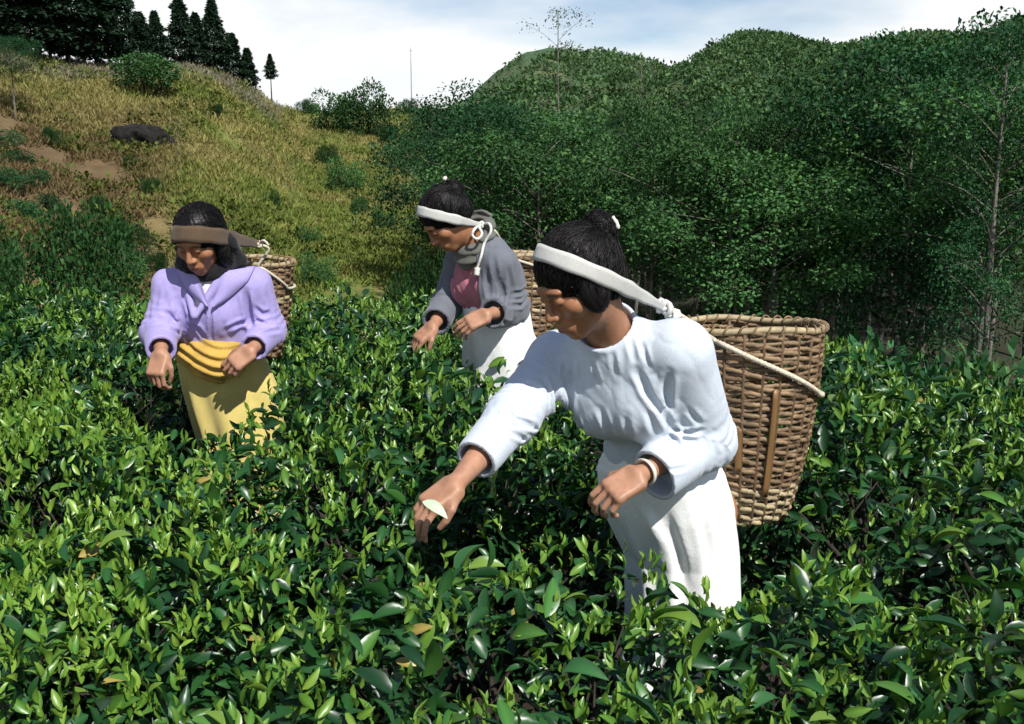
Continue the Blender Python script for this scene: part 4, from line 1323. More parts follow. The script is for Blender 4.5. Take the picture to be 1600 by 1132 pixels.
# ================================================================== WOMAN IN THE PALE SHIRT
def hair_shape(per, bun=None, low=-.055, fringe=.040, puff=.012, extra=None):
    def f(p):
        q = ((p - per.j['head']) @ per.HR) / per.hs
        d = ell(q, A(0, -.018, .030), (.078 + puff, .094 + puff, .090 + puff * .8))
        d = smin(d, ell(q, A(0, -.052, -.020), (.068, .058, .072)), .03)
        face = ell(q, A(0, .125, -.055), (.061, .098, .115 + (fringe - .04)))
        d = smax(d, -face, .012)
        d = smax(d, -(q[:, 2] - low), .02)
        if extra: d = extra(q, d)
        if bun:
            for c, r in bun:
                d = smin(d, ell(q, A(*c), r), .010)
        st = .0008 * np.sin(q[:, 0] * 420 + 9 * np.sin(q[:, 1] * 26) + 6 * np.sin(q[:, 2] * 30)) + .0006 * np.sin((q[:, 0] + q[:, 1] * .4) * 800)
        return (d + st) * per.hs
    return f
J = {'pelvis': P(1045, 775, 2.52), 'waist': P(1030, 700, 2.47), 'chest': P(985, 605, 2.38), 'neck': P(948, 515, 2.31), 'head': P(903, 440, 2.20),
     'shoulderL': P(1060, 552, 2.27), 'elbowL': P(1106, 688, 2.36), 'wristL': P(1000, 742, 2.21),
     'shoulderR': P(872, 565, 2.46), 'elbowR': P(800, 652, 2.26), 'wristR': P(712, 757, 2.05)}
FACING = nrm(A(-0.6, -0.8, 0))
legs(J, FACING, (.045, .01))
W1 = Person(J, A(-0.76, -0.40, -0.54), A(-.25, -.1, 1), FACING, .96)
base = A(J['pelvis'][0], J['pelvis'][1], 0)
p1 = tag(empty('person', base), 'woman in pale blue long-sleeved shirt and white skirt bending to pluck tea', 'person')
hL, _ = hand_segs(J['wristL'], A(-.82, -.34, -.40), A(-.25, -.62, .60), A(-.2, -.3, 1), (.55, .7, .45), .96, .65, .07)
hR, LR = hand_segs(J['wristR'], A(-.74, -.42, -.46), A(-.25, -.45, .85), A(.5, -.8, 0), (.42, .55, .4), .88, .7, .07)
W1.body(hL, hR, p1, .0024)
T1 = W1.TR; j = J
cuffR = j['elbowR'] + .66 * (j['wristR'] - j['elbowR']); cuffL = j['elbowL'] + .80 * (j['wristL'] - j['elbowL']) + A(0, 0, -.020)
def shirt1_raw(p):
    d = ell(p, j['chest'], (.160, .118, .155), T1)
    d = smin(d, ell(p, j['waist'] + T1[:, 1] * .005, (.150, .128, .112), T1), .07)
    mid = (j['shoulderL'] + j['shoulderR']) / 2
    d = smin(d, rc(p, j['shoulderL'] + .02 * (mid - j['shoulderL']), j['shoulderR'], .072, .072), .05)
    d = smin(d, ell(p, j['neck'] - T1[:, 2] * .035, (.10, .075, .055), T1), .05)
    for s_ in (-1, 1):
        d = smin(d, ell(p, j['chest'] + T1 @ A(s_ * .062, .078, -.015), (.062, .055, .065), T1), .05)
    aL = smin(rc(p, j['shoulderL'], j['elbowL'], .080, .068), rc(p, j['elbowL'], cuffL, .066, .065), .03)
    aR = smin(rc(p, j['shoulderR'], j['elbowR'], .076, .060), rc(p, j['elbowR'], cuffR, .060, .050), .03)
    d = smin(d, aL, .03); d = smin(d, aR, .03)
    return d
_c1 = px_creases(shirt1_raw, [
    ([(866, 598), (870, 632), (872, 668)], .020, .012), ([(848, 588), (858, 612), (861, 640)], .010, .008), ([(884, 585), (892, 620), (893, 655)], .009, .009),
    ([(884, 562), (880, 590)], .006, .006), ([(905, 566), (906, 600)], .006, .006), ([(925, 566), (936, 602)], .006, .006), ([(896, 568), (898, 596)], -.005, .008),
    ([(994, 578), (1012, 612), (1034, 645), (1047, 668)], .018, .010), ([(1046, 582), (1042, 615), (1044, 650)], .013, .010), ([(1020, 585), (1030, 625)], -.006, .012),
    ([(1048, 668), (1066, 676), (1102, 672)], .012, .007), ([(1046, 676), (1056, 690), (1062, 700)], .010, .007), ([(1052, 682), (1090, 692)], .007, .006),
    ([(985, 530), (992, 568)], .006, .007), ([(1002, 535), (1014, 575)], .005, .006), ([(955, 545), (962, 590)], .004, .007),
    ([(785, 638), (806, 656), (842, 666)], .009, .006), ([(805, 662), (846, 672)], .007, .006), ([(790, 672), (826, 690)], .006, .006), ([(800, 620), (838, 640)], .006, .007),
    ([(740, 700), (772, 724)], .004, .005), ([(938, 640), (948, 668), (955, 690)], .008, .009), ([(900, 655), (920, 690)], .009, .008), ([(975, 650), (985, 690)], .006, .009),
    ([(1015, 640), (1025, 680)], .007, .010), ([(1010, 715), (1050, 735)], .005, .006), ([(1030, 740), (1075, 730)], .005, .006), ([(1075, 640), (1095, 665)], .006, .008)], 1.8, 2.9, 1.35)
sh1c = creased(shirt1_raw, _c1)
ndir = nrm(W1.H(0, -.022, -.055) - j['neck'])
hem1 = j['waist'] - T1[:, 2] * .045
def shirt1(p):
    d = sh1c(p)
    d = detail(d, p, lambda q: away(q, cuffL, cuffR) * (wrinkle(q, T1[:, 2] - .4 * T1[:, 0], 9, .0014, 4) + wrinkle(q, T1[:, 2] + .6 * T1[:, 0], 22, .0009, 6)
               + arm_folds(q, j['shoulderL'], j['elbowL'], cuffL, .0016, 3) + arm_folds(q, j['shoulderR'], j['elbowR'], cuffR, .0016, 5)))
    d = smax(d, -((p - hem1) @ T1[:, 2] + .006 * np.sin((p @ T1[:, 0]) * 40)), .012)            # hem
    # collar: rib round the neck, opening cut along the neck
    q = (p - (j['neck'] + ndir * .004)); hh_ = q @ ndir; rr = np.linalg.norm(q - hh_[:, None] * ndir, axis=1)
    rib = np.sqrt((rr - .070) ** 2 + np.maximum(np.abs(hh_) - .008, 0) ** 2) - .0055
    d = smin(d, rib, .010)
    d = np.maximum(d, -np.maximum(rr - .0635, -(hh_ + .05)))
    # open cuffs
    for a, b, r in ((j['elbowL'], cuffL, .065), (j['elbowR'], cuffR, .050)):
        ax = nrm(b - a); q = p - b; t = q @ ax; rr = np.linalg.norm(q - t[:, None] * ax, axis=1)
        d = np.where((rr < .078) & (t > -.06) & (t < .2), np.maximum(d, t), d)
        d = np.where((t > -.07) & (t < .04), np.maximum(d, -np.maximum(rr - (r - .0105), -(t + .06))), d)
    return d
lo, hi = bound(j['shoulderL'], j['shoulderR'], j['elbowL'], cuffL, cuffR, hem1, m=.17)
v, fs = mesh_sdf(shirt1, lo, hi, .0036)
tag(wobj('shirt', v, fs, M['pale_shirt'], p1), 'pale blue long-sleeved shirt')
# skirt
def skirt_f(levels, pleats, amp, seed):
    """levels: (z, cx, cy, rx, ry, rot) from top to bottom"""
    Lv = np.array(sorted(levels)); 
    def f(p):
        z = np.clip(p[:, 2], Lv[0, 0], Lv[-1, 0])
        g = [np.interp(z, Lv[:, 0], Lv[:, k]) for k in range(1, 6)]
        x, y = p[:, 0] - g[0], p[:, 1] - g[1]
        c, s = np.cos(g[4]), np.sin(g[4])
        X, Y = x * c + y * s, -x * s + y * c
        k = np.sqrt((X / g[2]) ** 2 + (Y / g[3]) ** 2)
        a = np.arctan2(Y / g[3], X / g[2])
        d = (k - 1) * np.minimum(g[2], g[3])
        low = np.clip((Lv[-1, 0] - p[:, 2]) / .5, 0.15, 1.3)
        d = d + low * amp * np.sin(pleats * a + 2.2 * np.sin(2 * a + seed) + 5 * fbm(p * A(3, 3, 1.2), seed, 2)) + (fbm(p * A(16, 16, 7), seed + 3, 3) - .5) * .010
        return smax(smax(d, p[:, 2] - Lv[-1, 0], .012), Lv[0, 0] - p[:, 2], .01)
    return f
pv = j['pelvis']; wv = j['waist']
fx, fy = FACING[0], FACING[1]
s1 = skirt_f([(.94, wv[0] + .00, wv[1] - .005, .134, .110, -.64), (.86, wv[0] + .005, wv[1] + .01, .168, .150, -.64), (.76, pv[0] + fx * .02, pv[1] + fy * .01, .182, .165, -.64),
              (.62, pv[0] + .035, pv[1], .150, .145, -.64), (.40, pv[0] + .05, pv[1] + .01, .150, .145, -.64), (.16, pv[0] + .05, pv[1] + .01, .175, .17, -.64)], 9, .010, 3)
_c2 = px_creases(s1, [([(935, 705), (985, 712), (1040, 706)], .006, .006), ([(930, 722), (960, 740)], .006, .006), ([(1085, 760), (1105, 850), (1110, 920)], .008, .014), ([(1040, 800), (1062, 870), (1068, 920)], .012, .014), ([(1000, 790), (1040, 860)], -.008, .016)], 1.8, 2.9)
s1c = creased(s1, _c2)
v, fs = mesh_sdf(s1c, A(pv[0] - .32, pv[1] - .32, .1), A(pv[0] + .32, pv[1] + .32, 1.0), .006)
tag(wobj('skirt', v, fs, M['white_skirt'], p1), 'white wrapped cotton skirt')
# hair
hair1 = hair_shape(W1, bun=[((0, -.112, .070), (.044, .036, .042)), ((-.074, .012, -.015), (.016, .036, .052)), ((.074, .012, -.015), (.016, .036, .052))], low=-.085, fringe=.030, puff=.011)
lo, hi = bound(J['head'], m=.20)
v, fs = mesh_sdf(hair1, lo, hi, .0032)
hr = tag(wobj('hair', v, fs, M['hair'], p1), 'black hair tied in a high bun')
loose_hair(W1, hair1, v, (0, -.11, .07), 2600, hr, 1)
pin = rope([W1.H(-.030, -.140, .085), W1.H(-.040, -.138, .070), W1.H(-.044, -.132, .058)], .0045)
wobj('hair_clip', *pin, M['metal'], hr)
# pale leaf between the fingers of the reaching hand
lf_ = LEAFF[0].copy(); lf_[:, 1] *= .42
B_ = frame(A(.72, -.35, -.30), A(.2, -.6, .8))
lc_ = P(660, 784, 1.955)
v = lc_ + .062 * (lf_[:, :1] * B_[:, 1] + lf_[:, 1:2] * B_[:, 0] + lf_[:, 2:] * B_[:, 2])
M['pale_leaf'] = plain_mat('pale_leaf', (0.42, 0.52, 0.36), 0.35, 30, .9, 1.1, .1, .001)
tag(wobj('plucked_leaf', v, [LEAFF[1]], M['pale_leaf']), "pale leaf at the white-shirted woman's reaching hand", 'leaf')
# watch band on the left wrist
ax = nrm(j['wristL'] - j['elbowL']); wc = j['wristL'] - ax * .022
ux = nrm(np.cross(ax, A(0, 0, 1))); uy = np.cross(ax, ux); t = np.linspace(0, 2 * PI, 41)
v, fs = sweep(wc + .0275 * np.cos(t)[:, None] * ux + .0275 * np.sin(t)[:, None] * uy, .011, 8, False, lambda n, th: (np.cos(th)[None].repeat(n, 0) * .35, np.sin(th)[None].repeat(n, 0)))
wb = tag(wobj('wristwatch', v, fs, M['metal'], p1), 'metal wristwatch band')
# basket and head strap
e1, surf1, prof1 = basket('large_basket', 'large woven cane basket on the back of the white-shirted woman', P(1165, 508, 2.74), P(1156, 800, 2.70), .208, .150, 40, 26, fine=8,
                          slats=((-PI / 2 + .165, .16, .72, .0085), (-PI / 2 - .28, .30, .52, .0085)))
KL = P(1040, 482, 2.36); KR = KL + A(-.20, .17, 0.055)
Fp = W1.H(0, .056, .126)
path, nz, oc = strap_path(lambda q: np.minimum(hair1(q), W1.head_f(q)), W1.H(0, -.015, .04), KL, KR, Fp)
st1 = tag(empty('head_strap', J['head'] + A(0, 0, .12)), 'white cloth head strap and rope holding the large basket', 'head strap', 'head straps carrying the baskets')
v, fs = band_mesh(path, nz, oc, .037, .018)
wobj('band', v, fs, M['white_band'], st1)
ctr = np.array(e1.location); 
def surf_off(surf, cen, off):
    def g(a, t):
        q = surf(a, t); d = q - cen; d = d * A(1, 1, 0); return q + nrm(d) * off
    return g
so1 = surf_off(surf1, ctr, .016)
pts = [KL, P(1072, 500, 2.42)]
for k in range(13):
    s_ = k / 12; pts.append(so1(-PI / 2 - .62 + s_ * (1.62), .965 - .30 * s_))
for k in range(1, 9): pts.append(so1(-PI / 2 + 1.0 + k * .37, .665 - .02 * math.sin(k)))
pts += [so1(-PI / 2 + 1.0 + 9 * .37, .80), KR]
v, fs = rope(spline(pts, 160), .0068)
wobj('rope', v, fs, M['rope'], st1)
v, fs = join([knot(KL, T1, .018, .0062), knot(P(1052, 494, 2.38), W1.HR, .016, .0058), rope(spline([P(1052, 492, 2.38), P(1058, 505, 2.36), P(1056, 520, 2.36)], 12), .005), rope(spline([KL, P(1034, 468, 2.36), P(1028, 474, 2.35)], 12), .005)])
wobj('knot', v, fs, M['white_rope'], st1)
v, fs = join([knot(KR, T1, .016, .006)])
wobj('knot', v, fs, M['white_rope'], st1)

# ================================================================== WOMAN IN THE PURPLE JACKET
def cut_cuffs(d, p, lst):
    for a, b, r in lst:
        ax = nrm(b - a); q = p - b; t = q @ ax; rr = np.linalg.norm(q - t[:, None] * ax, axis=1)
        d = np.where((rr < .085) & (t > -.06) & (t < .2), np.maximum(d, t), d)
        d = np.where((t > -.06) & (t < .04), np.maximum(d, -np.maximum(rr - (r - .012), -(t + .05))), d)
    return d
J2 = {'pelvis': P(352, 590, 3.80), 'waist': P(342, 530, 3.77), 'chest': P(330, 475, 3.72), 'neck': P(326, 418, 3.68), 'head': P(312, 374, 3.58),
      'shoulderL': P(396, 446, 3.70), 'elbowL': P(420, 518, 3.74), 'wristL': P(393, 548, 3.54),
      'shoulderR': P(268, 448, 3.66), 'elbowR': P(250, 520, 3.62), 'wristR': P(252, 552, 3.42)}
FAC2 = nrm(A(-.10, -1, 0)); legs(J2, FAC2, (.05, 0))
W2 = Person(J2, A(-.22, -.86, -.50), A(0, 0, 1), FAC2, .96)
T2 = W2.TR
p2 = tag(empty('person', A(J2['pelvis'][0], J2['pelvis'][1], 0)), 'woman in lilac zip jacket and yellow skirt looking down at the tea', 'person')
g2L, _ = hand_segs(J2['wristL'], A(-.75, -.35, -.55), A(-.1, -.85, .35), A(-.5, 0, .8), (.5, .7, .5), .93, .5)
g2R, _ = hand_segs(J2['wristR'], A(-.15, -.50, -.85), A(-.2, -.75, .45), A(.9, -.2, -.1), (.65, .8, .5), .93, .7)
W2.body(g2L, g2R, p2, .0036)
k2 = J2
cL2 = k2['elbowL'] + .86 * (k2['wristL'] - k2['elbowL']); cR2 = k2['elbowR'] + .84 * (k2['wristR'] - k2['elbowR'])
Vp = None
def jacket2_raw(p):
    d = ell(p, k2['chest'], (.175, .125, .155), T2)
    d = smin(d, ell(p, k2['waist'] + T2[:, 2] * .035, (.172, .135, .085), T2), .06)
    d = smin(d, rc(p, k2['shoulderL'], k2['shoulderR'], .062, .062), .05)
    d = smin(d, ell(p, k2['neck'] - T2[:, 2] * .04, (.11, .085, .06), T2), .05)
    for s_ in (-1, 1):
        d = smin(d, ell(p, k2['chest'] + T2 @ A(s_ * .068, .085, -.01), (.06, .05, .062), T2), .05)
    for sd, c_ in (('L', cL2), ('R', cR2)):
        a_ = smin(rc(p, k2['shoulder' + sd], k2['elbow' + sd], .068, .066), rc(p, k2['elbow' + sd], c_, .066, .052), .03)
        d = smin(d, a_, .028)
    return d
_cj = px_creases(jacket2_raw, [
    ([(328, 480), (329, 505), (330, 535)], .007, .007),
    ([(276, 470), (285, 495), (288, 520)], .022, .012), ([(255, 485), (272, 500), (285, 506)], .010, .009), ([(252, 505), (280, 522)], .010, .009), ([(238, 535), (262, 528)], .008, .008),
    ([(383, 455), (388, 485), (393, 512)], .022, .012), ([(395, 478), (410, 492), (425, 488)], .010, .009), ([(398, 500), (425, 512)], .010, .009), ([(405, 522), (440, 515)], .009, .008),
    ([(290, 505), (310, 515), (320, 530)], .010, .010), ([(350, 520), (372, 508), (388, 500)], .010, .010), ([(300, 460), (312, 490)], .006, .010), ([(350, 465), (346, 495)], .006, .010),
    ([(248, 450), (240, 480)], .006, .010), ([(418, 460), (428, 490)], .006, .010)], 3.2, 4.2, 1.5)
j2c = creased(jacket2_raw, _cj)
hem2 = k2['waist'] + T2[:, 2] * .005
vtop = k2['neck'] + T2[:, 1] * .09; vlow = k2['chest'] + T2[:, 1] * .15 + T2[:, 2] * .02
def jacket2(p):
    d = detail(j2c(p), p, lambda q: away(q, cL2, cR2) * (wrinkle(q, T2[:, 2] + .4 * T2[:, 0], 9, .0045, 14) + wrinkle(q, T2[:, 2] - .6 * T2[:, 0], 22, .0012, 15)
               + arm_folds(q, k2['shoulderL'], k2['elbowL'], cL2, .0025, 3) + arm_folds(q, k2['shoulderR'], k2['elbowR'], cR2, .0025, 5)))
    d = smax(d, -((p - hem2) @ T2[:, 2] + .010 * np.sin((p @ T2[:, 0]) * 22 + 1)), .014)
    q = (p - vlow) @ T2                    # right, front, up from the bottom of the V
    wedge = np.maximum(np.abs(q[:, 0]) * .88 - q[:, 2] * .46, -(q[:, 1] + .10))
    d = smax(d, -np.maximum(wedge, -(q[:, 2])), .006)
    # turned-back collar, standing off the neck
    for s_ in (-1, 1):
        a_, b_ = vlow + T2 @ A(s_ * .004, .004, .004), k2['neck'] + T2 @ A(s_ * .088, .03, .022)
        c_ = k2['neck'] + T2 @ A(s_ * .06, -.075, .035)
        col_ = np.minimum(rc(p, a_, b_, .010, .020), rc(p, b_, c_, .020, .02))
        d = smin(d, col_, .012)
    return cut_cuffs(d, p, ((k2['elbowL'], cL2, .052), (k2['elbowR'], cR2, .052)))
lo, hi = bound(k2['shoulderL'], k2['shoulderR'], k2['elbowL'], k2['elbowR'], cL2, cR2, hem2, m=.18)
v, fs = mesh_sdf(jacket2, lo, hi, .005)
tag(wobj('jacket', v, fs, M['purple'], p2), 'lilac purple zip jacket')
for outer, inr in (([(276, 420), (284, 442), (300, 462), (322, 480)], [(304, 424), (312, 440), (318, 458), (325, 478)]), ([(398, 416), (386, 440), (362, 462), (334, 482)], [(352, 424), (345, 442), (338, 460), (331, 478)])):
    o_, i_ = resample([(a_, b_, 0) for a_, b_ in outer], 5)[:, :2], resample([(a_, b_, 0) for a_, b_ in inr], 3)[:, :2]
    n_ = 14; ii = np.linspace(0, 1, n_)
    g_ = np.array([[o_[int(t * (len(o_) - 1))] * (1 - w_) + i_[int(t * (len(i_) - 1))] * w_ for w_ in np.linspace(0, 1, 5)] for t in ii])
    H_ = hits(jacket2_raw, g_.reshape(-1, 2), 3.2, 4.2).reshape(n_, 5, 3)
    H_ = H_ + (nrm(CAM - H_)) * (.012 + .012 * np.sin(np.linspace(0, PI * .9, 5)))[None, :, None]
    V_ = np.concatenate([H_.reshape(-1, 3), (H_ + A(.001, .008, -.003)).reshape(-1, 3)])
    Q_ = []
    for a_ in range(n_ - 1):
        for b_ in range(4):
            k_ = a_ * 5 + b_; Q_ += [(k_, k_ + 1, k_ + 6, k_ + 5), (k_ + n_ * 5, k_ + 5 + n_ * 5, k_ + 6 + n_ * 5, k_ + 1 + n_ * 5)]
    m_ = n_ * 5
    for a_ in range(n_ - 1):
        for c_ in (0, 4):
            k_ = a_ * 5 + c_; Q_.append((k_, k_ + 5, k_ + 5 + m_, k_ + m_))
    wobj('collar', V_, [np.array(Q_)], M['purple'], p2)
inner = lambda p: sun_(.05, ell(p, k2['chest'] + T2[:, 1] * .015, (.135, .105, .145), T2), ell(p, k2['neck'] - T2[:, 2] * .05, (.085, .075, .06), T2))
v, fs = mesh_sdf(inner, *bound(k2['chest'], k2['neck'], m=.2), .006)
tag(wobj('undershirt', v, fs, M['off_white'], p2), 'off-white shirt in the open collar')
hair2 = hair_shape(W2, bun=[((0, -.10, .03), (.04, .04, .04)), ((.075, -.01, -.06), (.022, .04, .07)), ((-.075, -.01, -.06), (.022, .04, .07))], low=-.15, fringe=.034, puff=.012)
v, fs = mesh_sdf(hair2, *bound(k2['head'], m=.2), .004)
h2 = wobj('hair', v, fs, M['hair'], p2)
loose_hair(W2, hair2, v, (0, -.11, -.02), 1500, h2, 2, .0011)
def scarf2(p):
    n_ = k2['neck'] + T2[:, 2] * .035
    q = (p - n_) @ T2
    rr = np.sqrt((q[:, 0] / 1.12) ** 2 + (q[:, 1] + .0) ** 2)
    d = np.sqrt((rr - .072) ** 2 + (q[:, 2] * .75 + .15 * q[:, 1]) ** 2) - .030
    d = smin(d, rc(p, W2.H(-.085, -.04, -.02), n_ + T2 @ A(-.125, -.02, -.005), .020, .022), .03)
    d = smin(d, rc(p, W2.H(.08, -.04, -.03), n_ + T2 @ A(.095, -.02, .0), .024, .024), .03)
    return d + (fbm(p * 26, 5, 3) - .5) * .022
v, fs = mesh_sdf(scarf2, *bound(k2['neck'], k2['head'], m=.2), .0045)
tag(wobj('neck_scarf', v, fs, M['black_cloth'], p2), 'black scarf bunched round the neck')
pv, wv = k2['pelvis'], k2['waist']
sk2 = skirt_f([(1.02, wv[0], wv[1], .145, .115, 0), (.90, pv[0] - .01, pv[1] - .005, .165, .14, 0), (.78, pv[0] + .02, pv[1], .180, .155, 0), (.55, pv[0] + .06, pv[1], .165, .16, 0), (.15, pv[0] + .06, pv[1], .17, .17, 0)], 8, .012, 11)
v, fs = mesh_sdf(sk2, A(pv[0] - .34, pv[1] - .34, .1), A(pv[0] + .34, pv[1] + .34, 1.08), .007)
tag(wobj('skirt', v, fs, M['yellow'], p2), 'pale yellow skirt')
sc_ = P(345, 548, 3.72)
def sash2(p):
    d = ell(p, A(wv[0] + .0, wv[1] + .0, sc_[2]), (.168, .165, .105))
    d = smin(d, ell(p, sc_ + A(.01, -.07, -.03), (.095, .07, .075)), .04)
    t = (p[:, 2] - sc_[2]) + .18 * (p[:, 0] - sc_[0]) + .02 * np.sin(p[:, 0] * 16)
    return d + .0065 * np.sin(t * 165) + (fbm(p * 20, 8, 2) - .5) * .012
v, fs = mesh_sdf(sash2, sc_ - .3, sc_ + .3, .0055)
tag(wobj('waist_sash', v, fs, M['ochre'], p2), 'ochre cloth wound round the waist')
e2, surf2, prof2 = basket('carrying_basket', 'brown woven basket on the back of the purple-jacketed woman', P(396, 408, 4.02), P(398, 556, 4.02), .155, .125, 24, 22, fine=5)
K2L = P(404, 382, 3.84); K2R = K2L + A(-.27, .04, 0)
path, nz, oc = strap_path(lambda q: np.minimum(hair2(q), W2.head_f(q)), W2.H(0, -.015, .04), K2L, K2R, W2.H(0, .083, .078))
st2 = tag(empty('head_strap', k2['head'] + A(0, 0, .12)), 'wide brown head strap of the purple-jacketed woman', 'head strap', 'head straps carrying the baskets')
v, fs = band_mesh(path, nz, oc, .058, .030)
wobj('band', v, fs, M['brown_band'], st2)
so2 = surf_off(surf2, np.array(e2.location), .012)
pts = [K2L, P(420, 390, 3.86)] + [so2(-PI / 2 + .35 + k * .11, 1.0 - .032 * k) for k in range(9)] + [so2(-PI / 2 + 1.23 + k * .42, .74) for k in range(1, 8)] + [K2R]
v, fs = rope(spline(pts, 130), .0055)
wobj('rope', v, fs, M['rope'], st2)
v, fs = join([knot(K2L, T2, .016, .006), rope(spline([K2L, P(412, 376, 3.82), P(420, 384, 3.82)], 10), .005)])
wobj('knot', v, fs, M['rope'], st2)

# ================================================================== WOMAN IN THE GREY JACKET
J3 = {'pelvis': P(790, 565, 4.00), 'waist': P(778, 500, 3.97), 'chest': P(762, 438, 3.93), 'neck': P(744, 376, 3.89), 'head': P(697, 342, 3.82),
      'shoulderL': P(780, 412, 3.82), 'elbowL': P(798, 484, 3.90), 'wristL': P(762, 492, 3.70),
      'shoulderR': P(722, 410, 4.02), 'elbowR': P(697, 478, 3.98), 'wristR': P(677, 510, 3.80)}
FAC3 = nrm(A(-.68, -.73, 0)); legs(J3, FAC3, (.03, .02))
W3 = Person(J3, A(-.68, -.30, -.76), A(-.3, -.1, 1), FAC3, .95)
T3 = W3.TR; k3 = J3
p3 = tag(empty('person', A(J3['pelvis'][0], J3['pelvis'][1], 0)), 'woman in grey jacket and white apron facing left with bowed head', 'person')
g3L, _ = hand_segs(J3['wristL'], A(-.88, -.25, -.38), A(-.1, -.75, .6), A(-.2, -.3, .9), (.35, .5, .35), .92, .5, .06)
g3R, _ = hand_segs(J3['wristR'], A(-.70, -.30, -.60), A(-.4, -.5, .7), A(.6, -.7, 0), (.45, .6, .4), .92, .6)
W3.body(g3L, g3R, p3, .0036)
cL3 = k3['elbowL'] + .80 * (k3['wristL'] - k3['elbowL']); cR3 = k3['elbowR'] + .80 * (k3['wristR'] - k3['elbowR'])
def torso3(p, o):
    d = ell(p, k3['chest'], (.150 + o, .112 + o, .150 + o), T3)
    d = smin(d, ell(p, k3['waist'] + T3[:, 2] * .02, (.140 + o, .112 + o, .09 + o), T3), .07)
    d = smin(d, ell(p, k3['neck'] - T3[:, 2] * .04, (.10 + o, .08 + o, .055 + o), T3), .05)
    for s_ in (-1, 1):
        d = smin(d, ell(p, k3['chest'] + T3 @ A(s_ * .06, .075, -.01), (.055 + o, .05 + o, .06 + o), T3), .05)
    return d
def pink3(p):
    d = torso3(p, 0) + wrinkle(p, T3 @ A(.5, 0, 1), 22, .006, 5)
    d = smax(d, -((p - k3['waist']) @ T3[:, 2] + .02), .01)
    q = p - k3['neck']; h_ = q @ T3[:, 2]; rr = np.linalg.norm(q - h_[:, None] * T3[:, 2], axis=1)
    return np.maximum(d, -np.maximum(rr - .06, -(h_ + .03)))
v, fs = mesh_sdf(pink3, *bound(k3['chest'], k3['neck'], k3['waist'], m=.2), .0055)
tag(wobj('blouse', v, fs, M['pink'], p3), 'dusty pink blouse showing in the open jacket')
def sleeves3(p):
    d = None
    for sd, c_ in (('L', cL3), ('R', cR3)):
        a_ = smin(rc(p, k3['shoulder' + sd], k3['elbow' + sd], .068, .060), rc(p, k3['elbow' + sd], c_, .060, .058), .03)
        d = a_ if d is None else np.minimum(d, a_)
    return d
def panel3(p):
    d = smin(torso3(p, .016), rc(p, k3['shoulderL'], k3['shoulderR'], .068, .068), .04)
    q = (p - k3['chest']) @ T3
    opn = np.maximum(np.abs(q[:, 0] - .08) - (.155 - .15 * q[:, 2]), -(q[:, 1] - .03))     # open front
    d = smax(d, -opn, .008)
    return smax(d, -((p - k3['waist']) @ T3[:, 2] - .02), .01)
def jacket3_raw(p):
    return smin(panel3(p), sleeves3(p), .028)
_c3 = px_creases(jacket3_raw, [([(782, 440), (786, 462), (780, 490)], .018, .011), ([(800, 460), (815, 458), (826, 450)], .010, .008), ([(790, 478), (815, 478), (828, 462)], .010, .008),
                               ([(770, 400), (776, 440)], .007, .010), ([(795, 420), (800, 450)], .006, .009), ([(775, 500), (800, 508)], .007, .008), ([(760, 420), (765, 470)], .008, .01)], 3.3, 4.4, 1.8)
j3c = creased(jacket3_raw, _c3)
def jacket3(p):
    d = detail(j3c(p), p, lambda q: away(q, cL3, cR3) * (wrinkle(q, T3[:, 2] + .3 * T3[:, 0], 10, .004, 24)
               + arm_folds(q, k3['shoulderL'], k3['elbowL'], cL3, .0025, 3) + arm_folds(q, k3['shoulderR'], k3['elbowR'], cR3, .0025, 5)))
    h_ = (p - k3['neck']) @ T3[:, 2]; r_ = np.linalg.norm(p - k3['neck'] - h_[:, None] * T3[:, 2], axis=1)
    d = np.maximum(d, -np.maximum(r_ - .07, -(h_ + .03)))
    return cut_cuffs(d, p, ((k3['elbowL'], cL3, .058), (k3['elbowR'], cR3, .058)))
lo, hi = bound(k3['shoulderL'], k3['shoulderR'], k3['elbowL'], k3['elbowR'], cL3, cR3, k3['waist'], m=.18)
v, fs = mesh_sdf(jacket3, lo, hi, .005)
tag(wobj('jacket', v, fs, M['grey_jacket'], p3), 'open grey wool jacket')
hair3 = hair_shape(W3, bun=[((0, -.112, .055), (.040, .030, .038))], low=-.06, fringe=.030, puff=.010)
v, fs = mesh_sdf(hair3, *bound(k3['head'], m=.2), .004)
h3 = wobj('hair', v, fs, M['hair'], p3)
loose_hair(W3, hair3, v, (0, -.11, .055), 1500, h3, 3, .0011)
fl = sweep(W3.H(0, 0, 0) + (np.array([W3.HR @ A(.02, -.105, .10), W3.HR @ A(.028, -.118, .10)])), .008, 6)
wobj('hair_clip', *fl, M['metal'], h3)
def scarf3(p):
    n_ = k3['neck'] + T3[:, 2] * .02
    q = (p - n_) @ T3
    rr = np.sqrt(q[:, 0] ** 2 + (q[:, 1] - .012) ** 2)
    d = np.sqrt((rr - .074) ** 2 + (q[:, 2] * .62 + .42 * q[:, 1]) ** 2) - .022
    return d + .004 * np.sin(q[:, 2] * 190 + 120 * rr) + (fbm(p * 22, 6, 2) - .5) * .012
v, fs = mesh_sdf(scarf3, *bound(k3['neck'], m=.22), .0042)
tag(wobj('neck_scarf', v, fs, M['scarf'], p3), 'grey scarf wound round the neck')
pv, wv = k3['pelvis'], k3['waist']
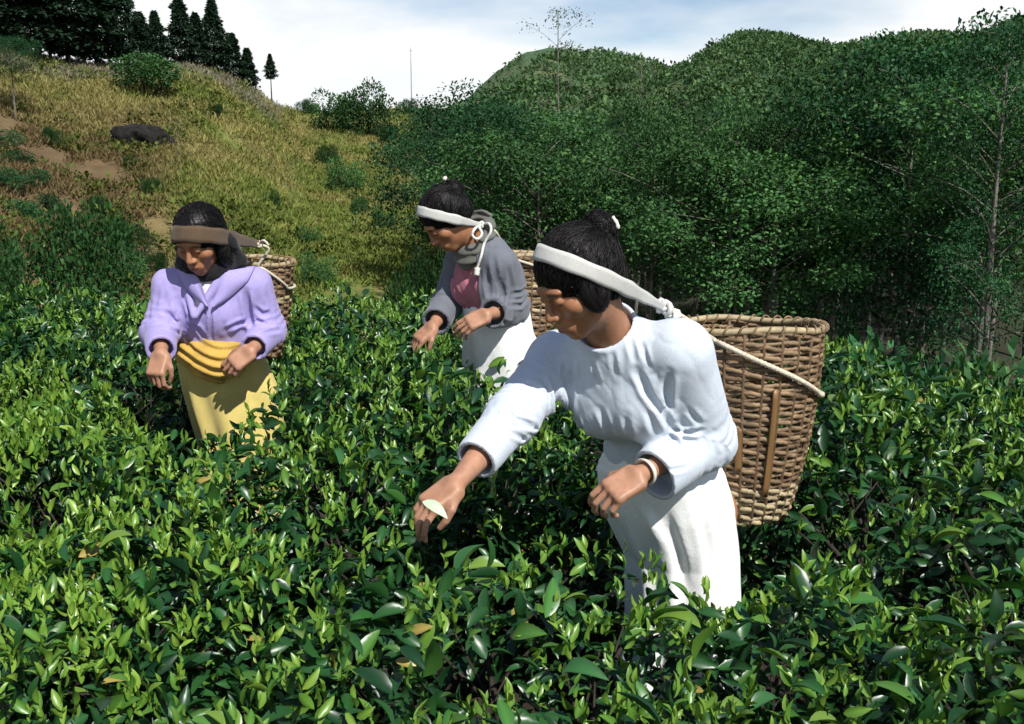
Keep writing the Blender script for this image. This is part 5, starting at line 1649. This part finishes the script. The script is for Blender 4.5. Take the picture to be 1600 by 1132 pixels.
sk3 = skirt_f([(wv[2] + .07, wv[0] - .01, wv[1], .145, .125, -.75), (wv[2] - .05, wv[0], wv[1], .152, .135, -.75), (pv[2], pv[0], pv[1], .185, .165, -.75), (.62, pv[0] + .03, pv[1], .19, .18, -.75), (.15, pv[0] + .03, pv[1] + .02, .19, .19, -.75)], 8, .012, 17)
v, fs = mesh_sdf(sk3, A(pv[0] - .36, pv[1] - .36, .1), A(pv[0] + .36, pv[1] + .36, 1.2), .007)
tag(wobj('skirt', v, fs, M['white_skirt'], p3), 'white wrapped skirt')
e3, surf3, prof3 = basket('carrying_basket', 'light brown woven basket on the back of the grey-jacketed woman', P(812, 398, 4.16), P(814, 545, 4.14), .168, .13, 24, 22, fine=5)
K3L = P(752, 352, 3.86); K3R = K3L + A(-.13, .22, .02)
path, nz, oc = strap_path(lambda q: np.minimum(hair3(q), W3.head_f(q)), W3.H(0, -.015, .04), K3L, K3R, W3.H(0, .062, .116))
st3 = tag(empty('head_strap', k3['head'] + A(0, 0, .12)), 'white head strap with dangling rope end on the grey-jacketed woman', 'head strap', 'head straps carrying the baskets')
v, fs = band_mesh(path, nz, oc, .038, .018)
wobj('band', v, fs, M['white_band'], st3)
jh = hits(jacket3, [(757, 380), (752, 400), (746, 418)], 3.3, 4.3) - A(0, .012, 0)
loop = [K3L, P(742, 358, 3.78), P(738, 368, 3.77), P(746, 374, 3.77), P(753, 366, 3.78), P(748, 354, 3.80)]
pts = [K3L, P(764, 350, 3.82), P(767, 362, 3.80), jh[0], jh[1], jh[2]]
so3 = surf_off(surf3, np.array(e3.location), .012)
pb = [K3L] + list(hits(jacket3, [(775, 372)], 3.3, 4.3) - A(0, -.01, -.02)) + [so3(-PI / 2 - .3 + k * .2, 1.0 - .03 * k) for k in range(8)] + [so3(-PI / 2 + 1.3 + k * .42, .76) for k in range(1, 8)] + [K3R]
wobj('rope', *rope(spline(pb, 130), .0055), M['rope'], st3)
wobj('rope_end', *join([rope(spline(pts, 40), .0052), rope(spline([jh[2], jh[2] + A(-.003, -.004, -.03)], 6), .011)]), M['white_rope'], st3)
wobj('knot', *join([knot(K3L, T3, .017, .006), rope(spline(loop, 40), .0052)]), M['white_rope'], st3)
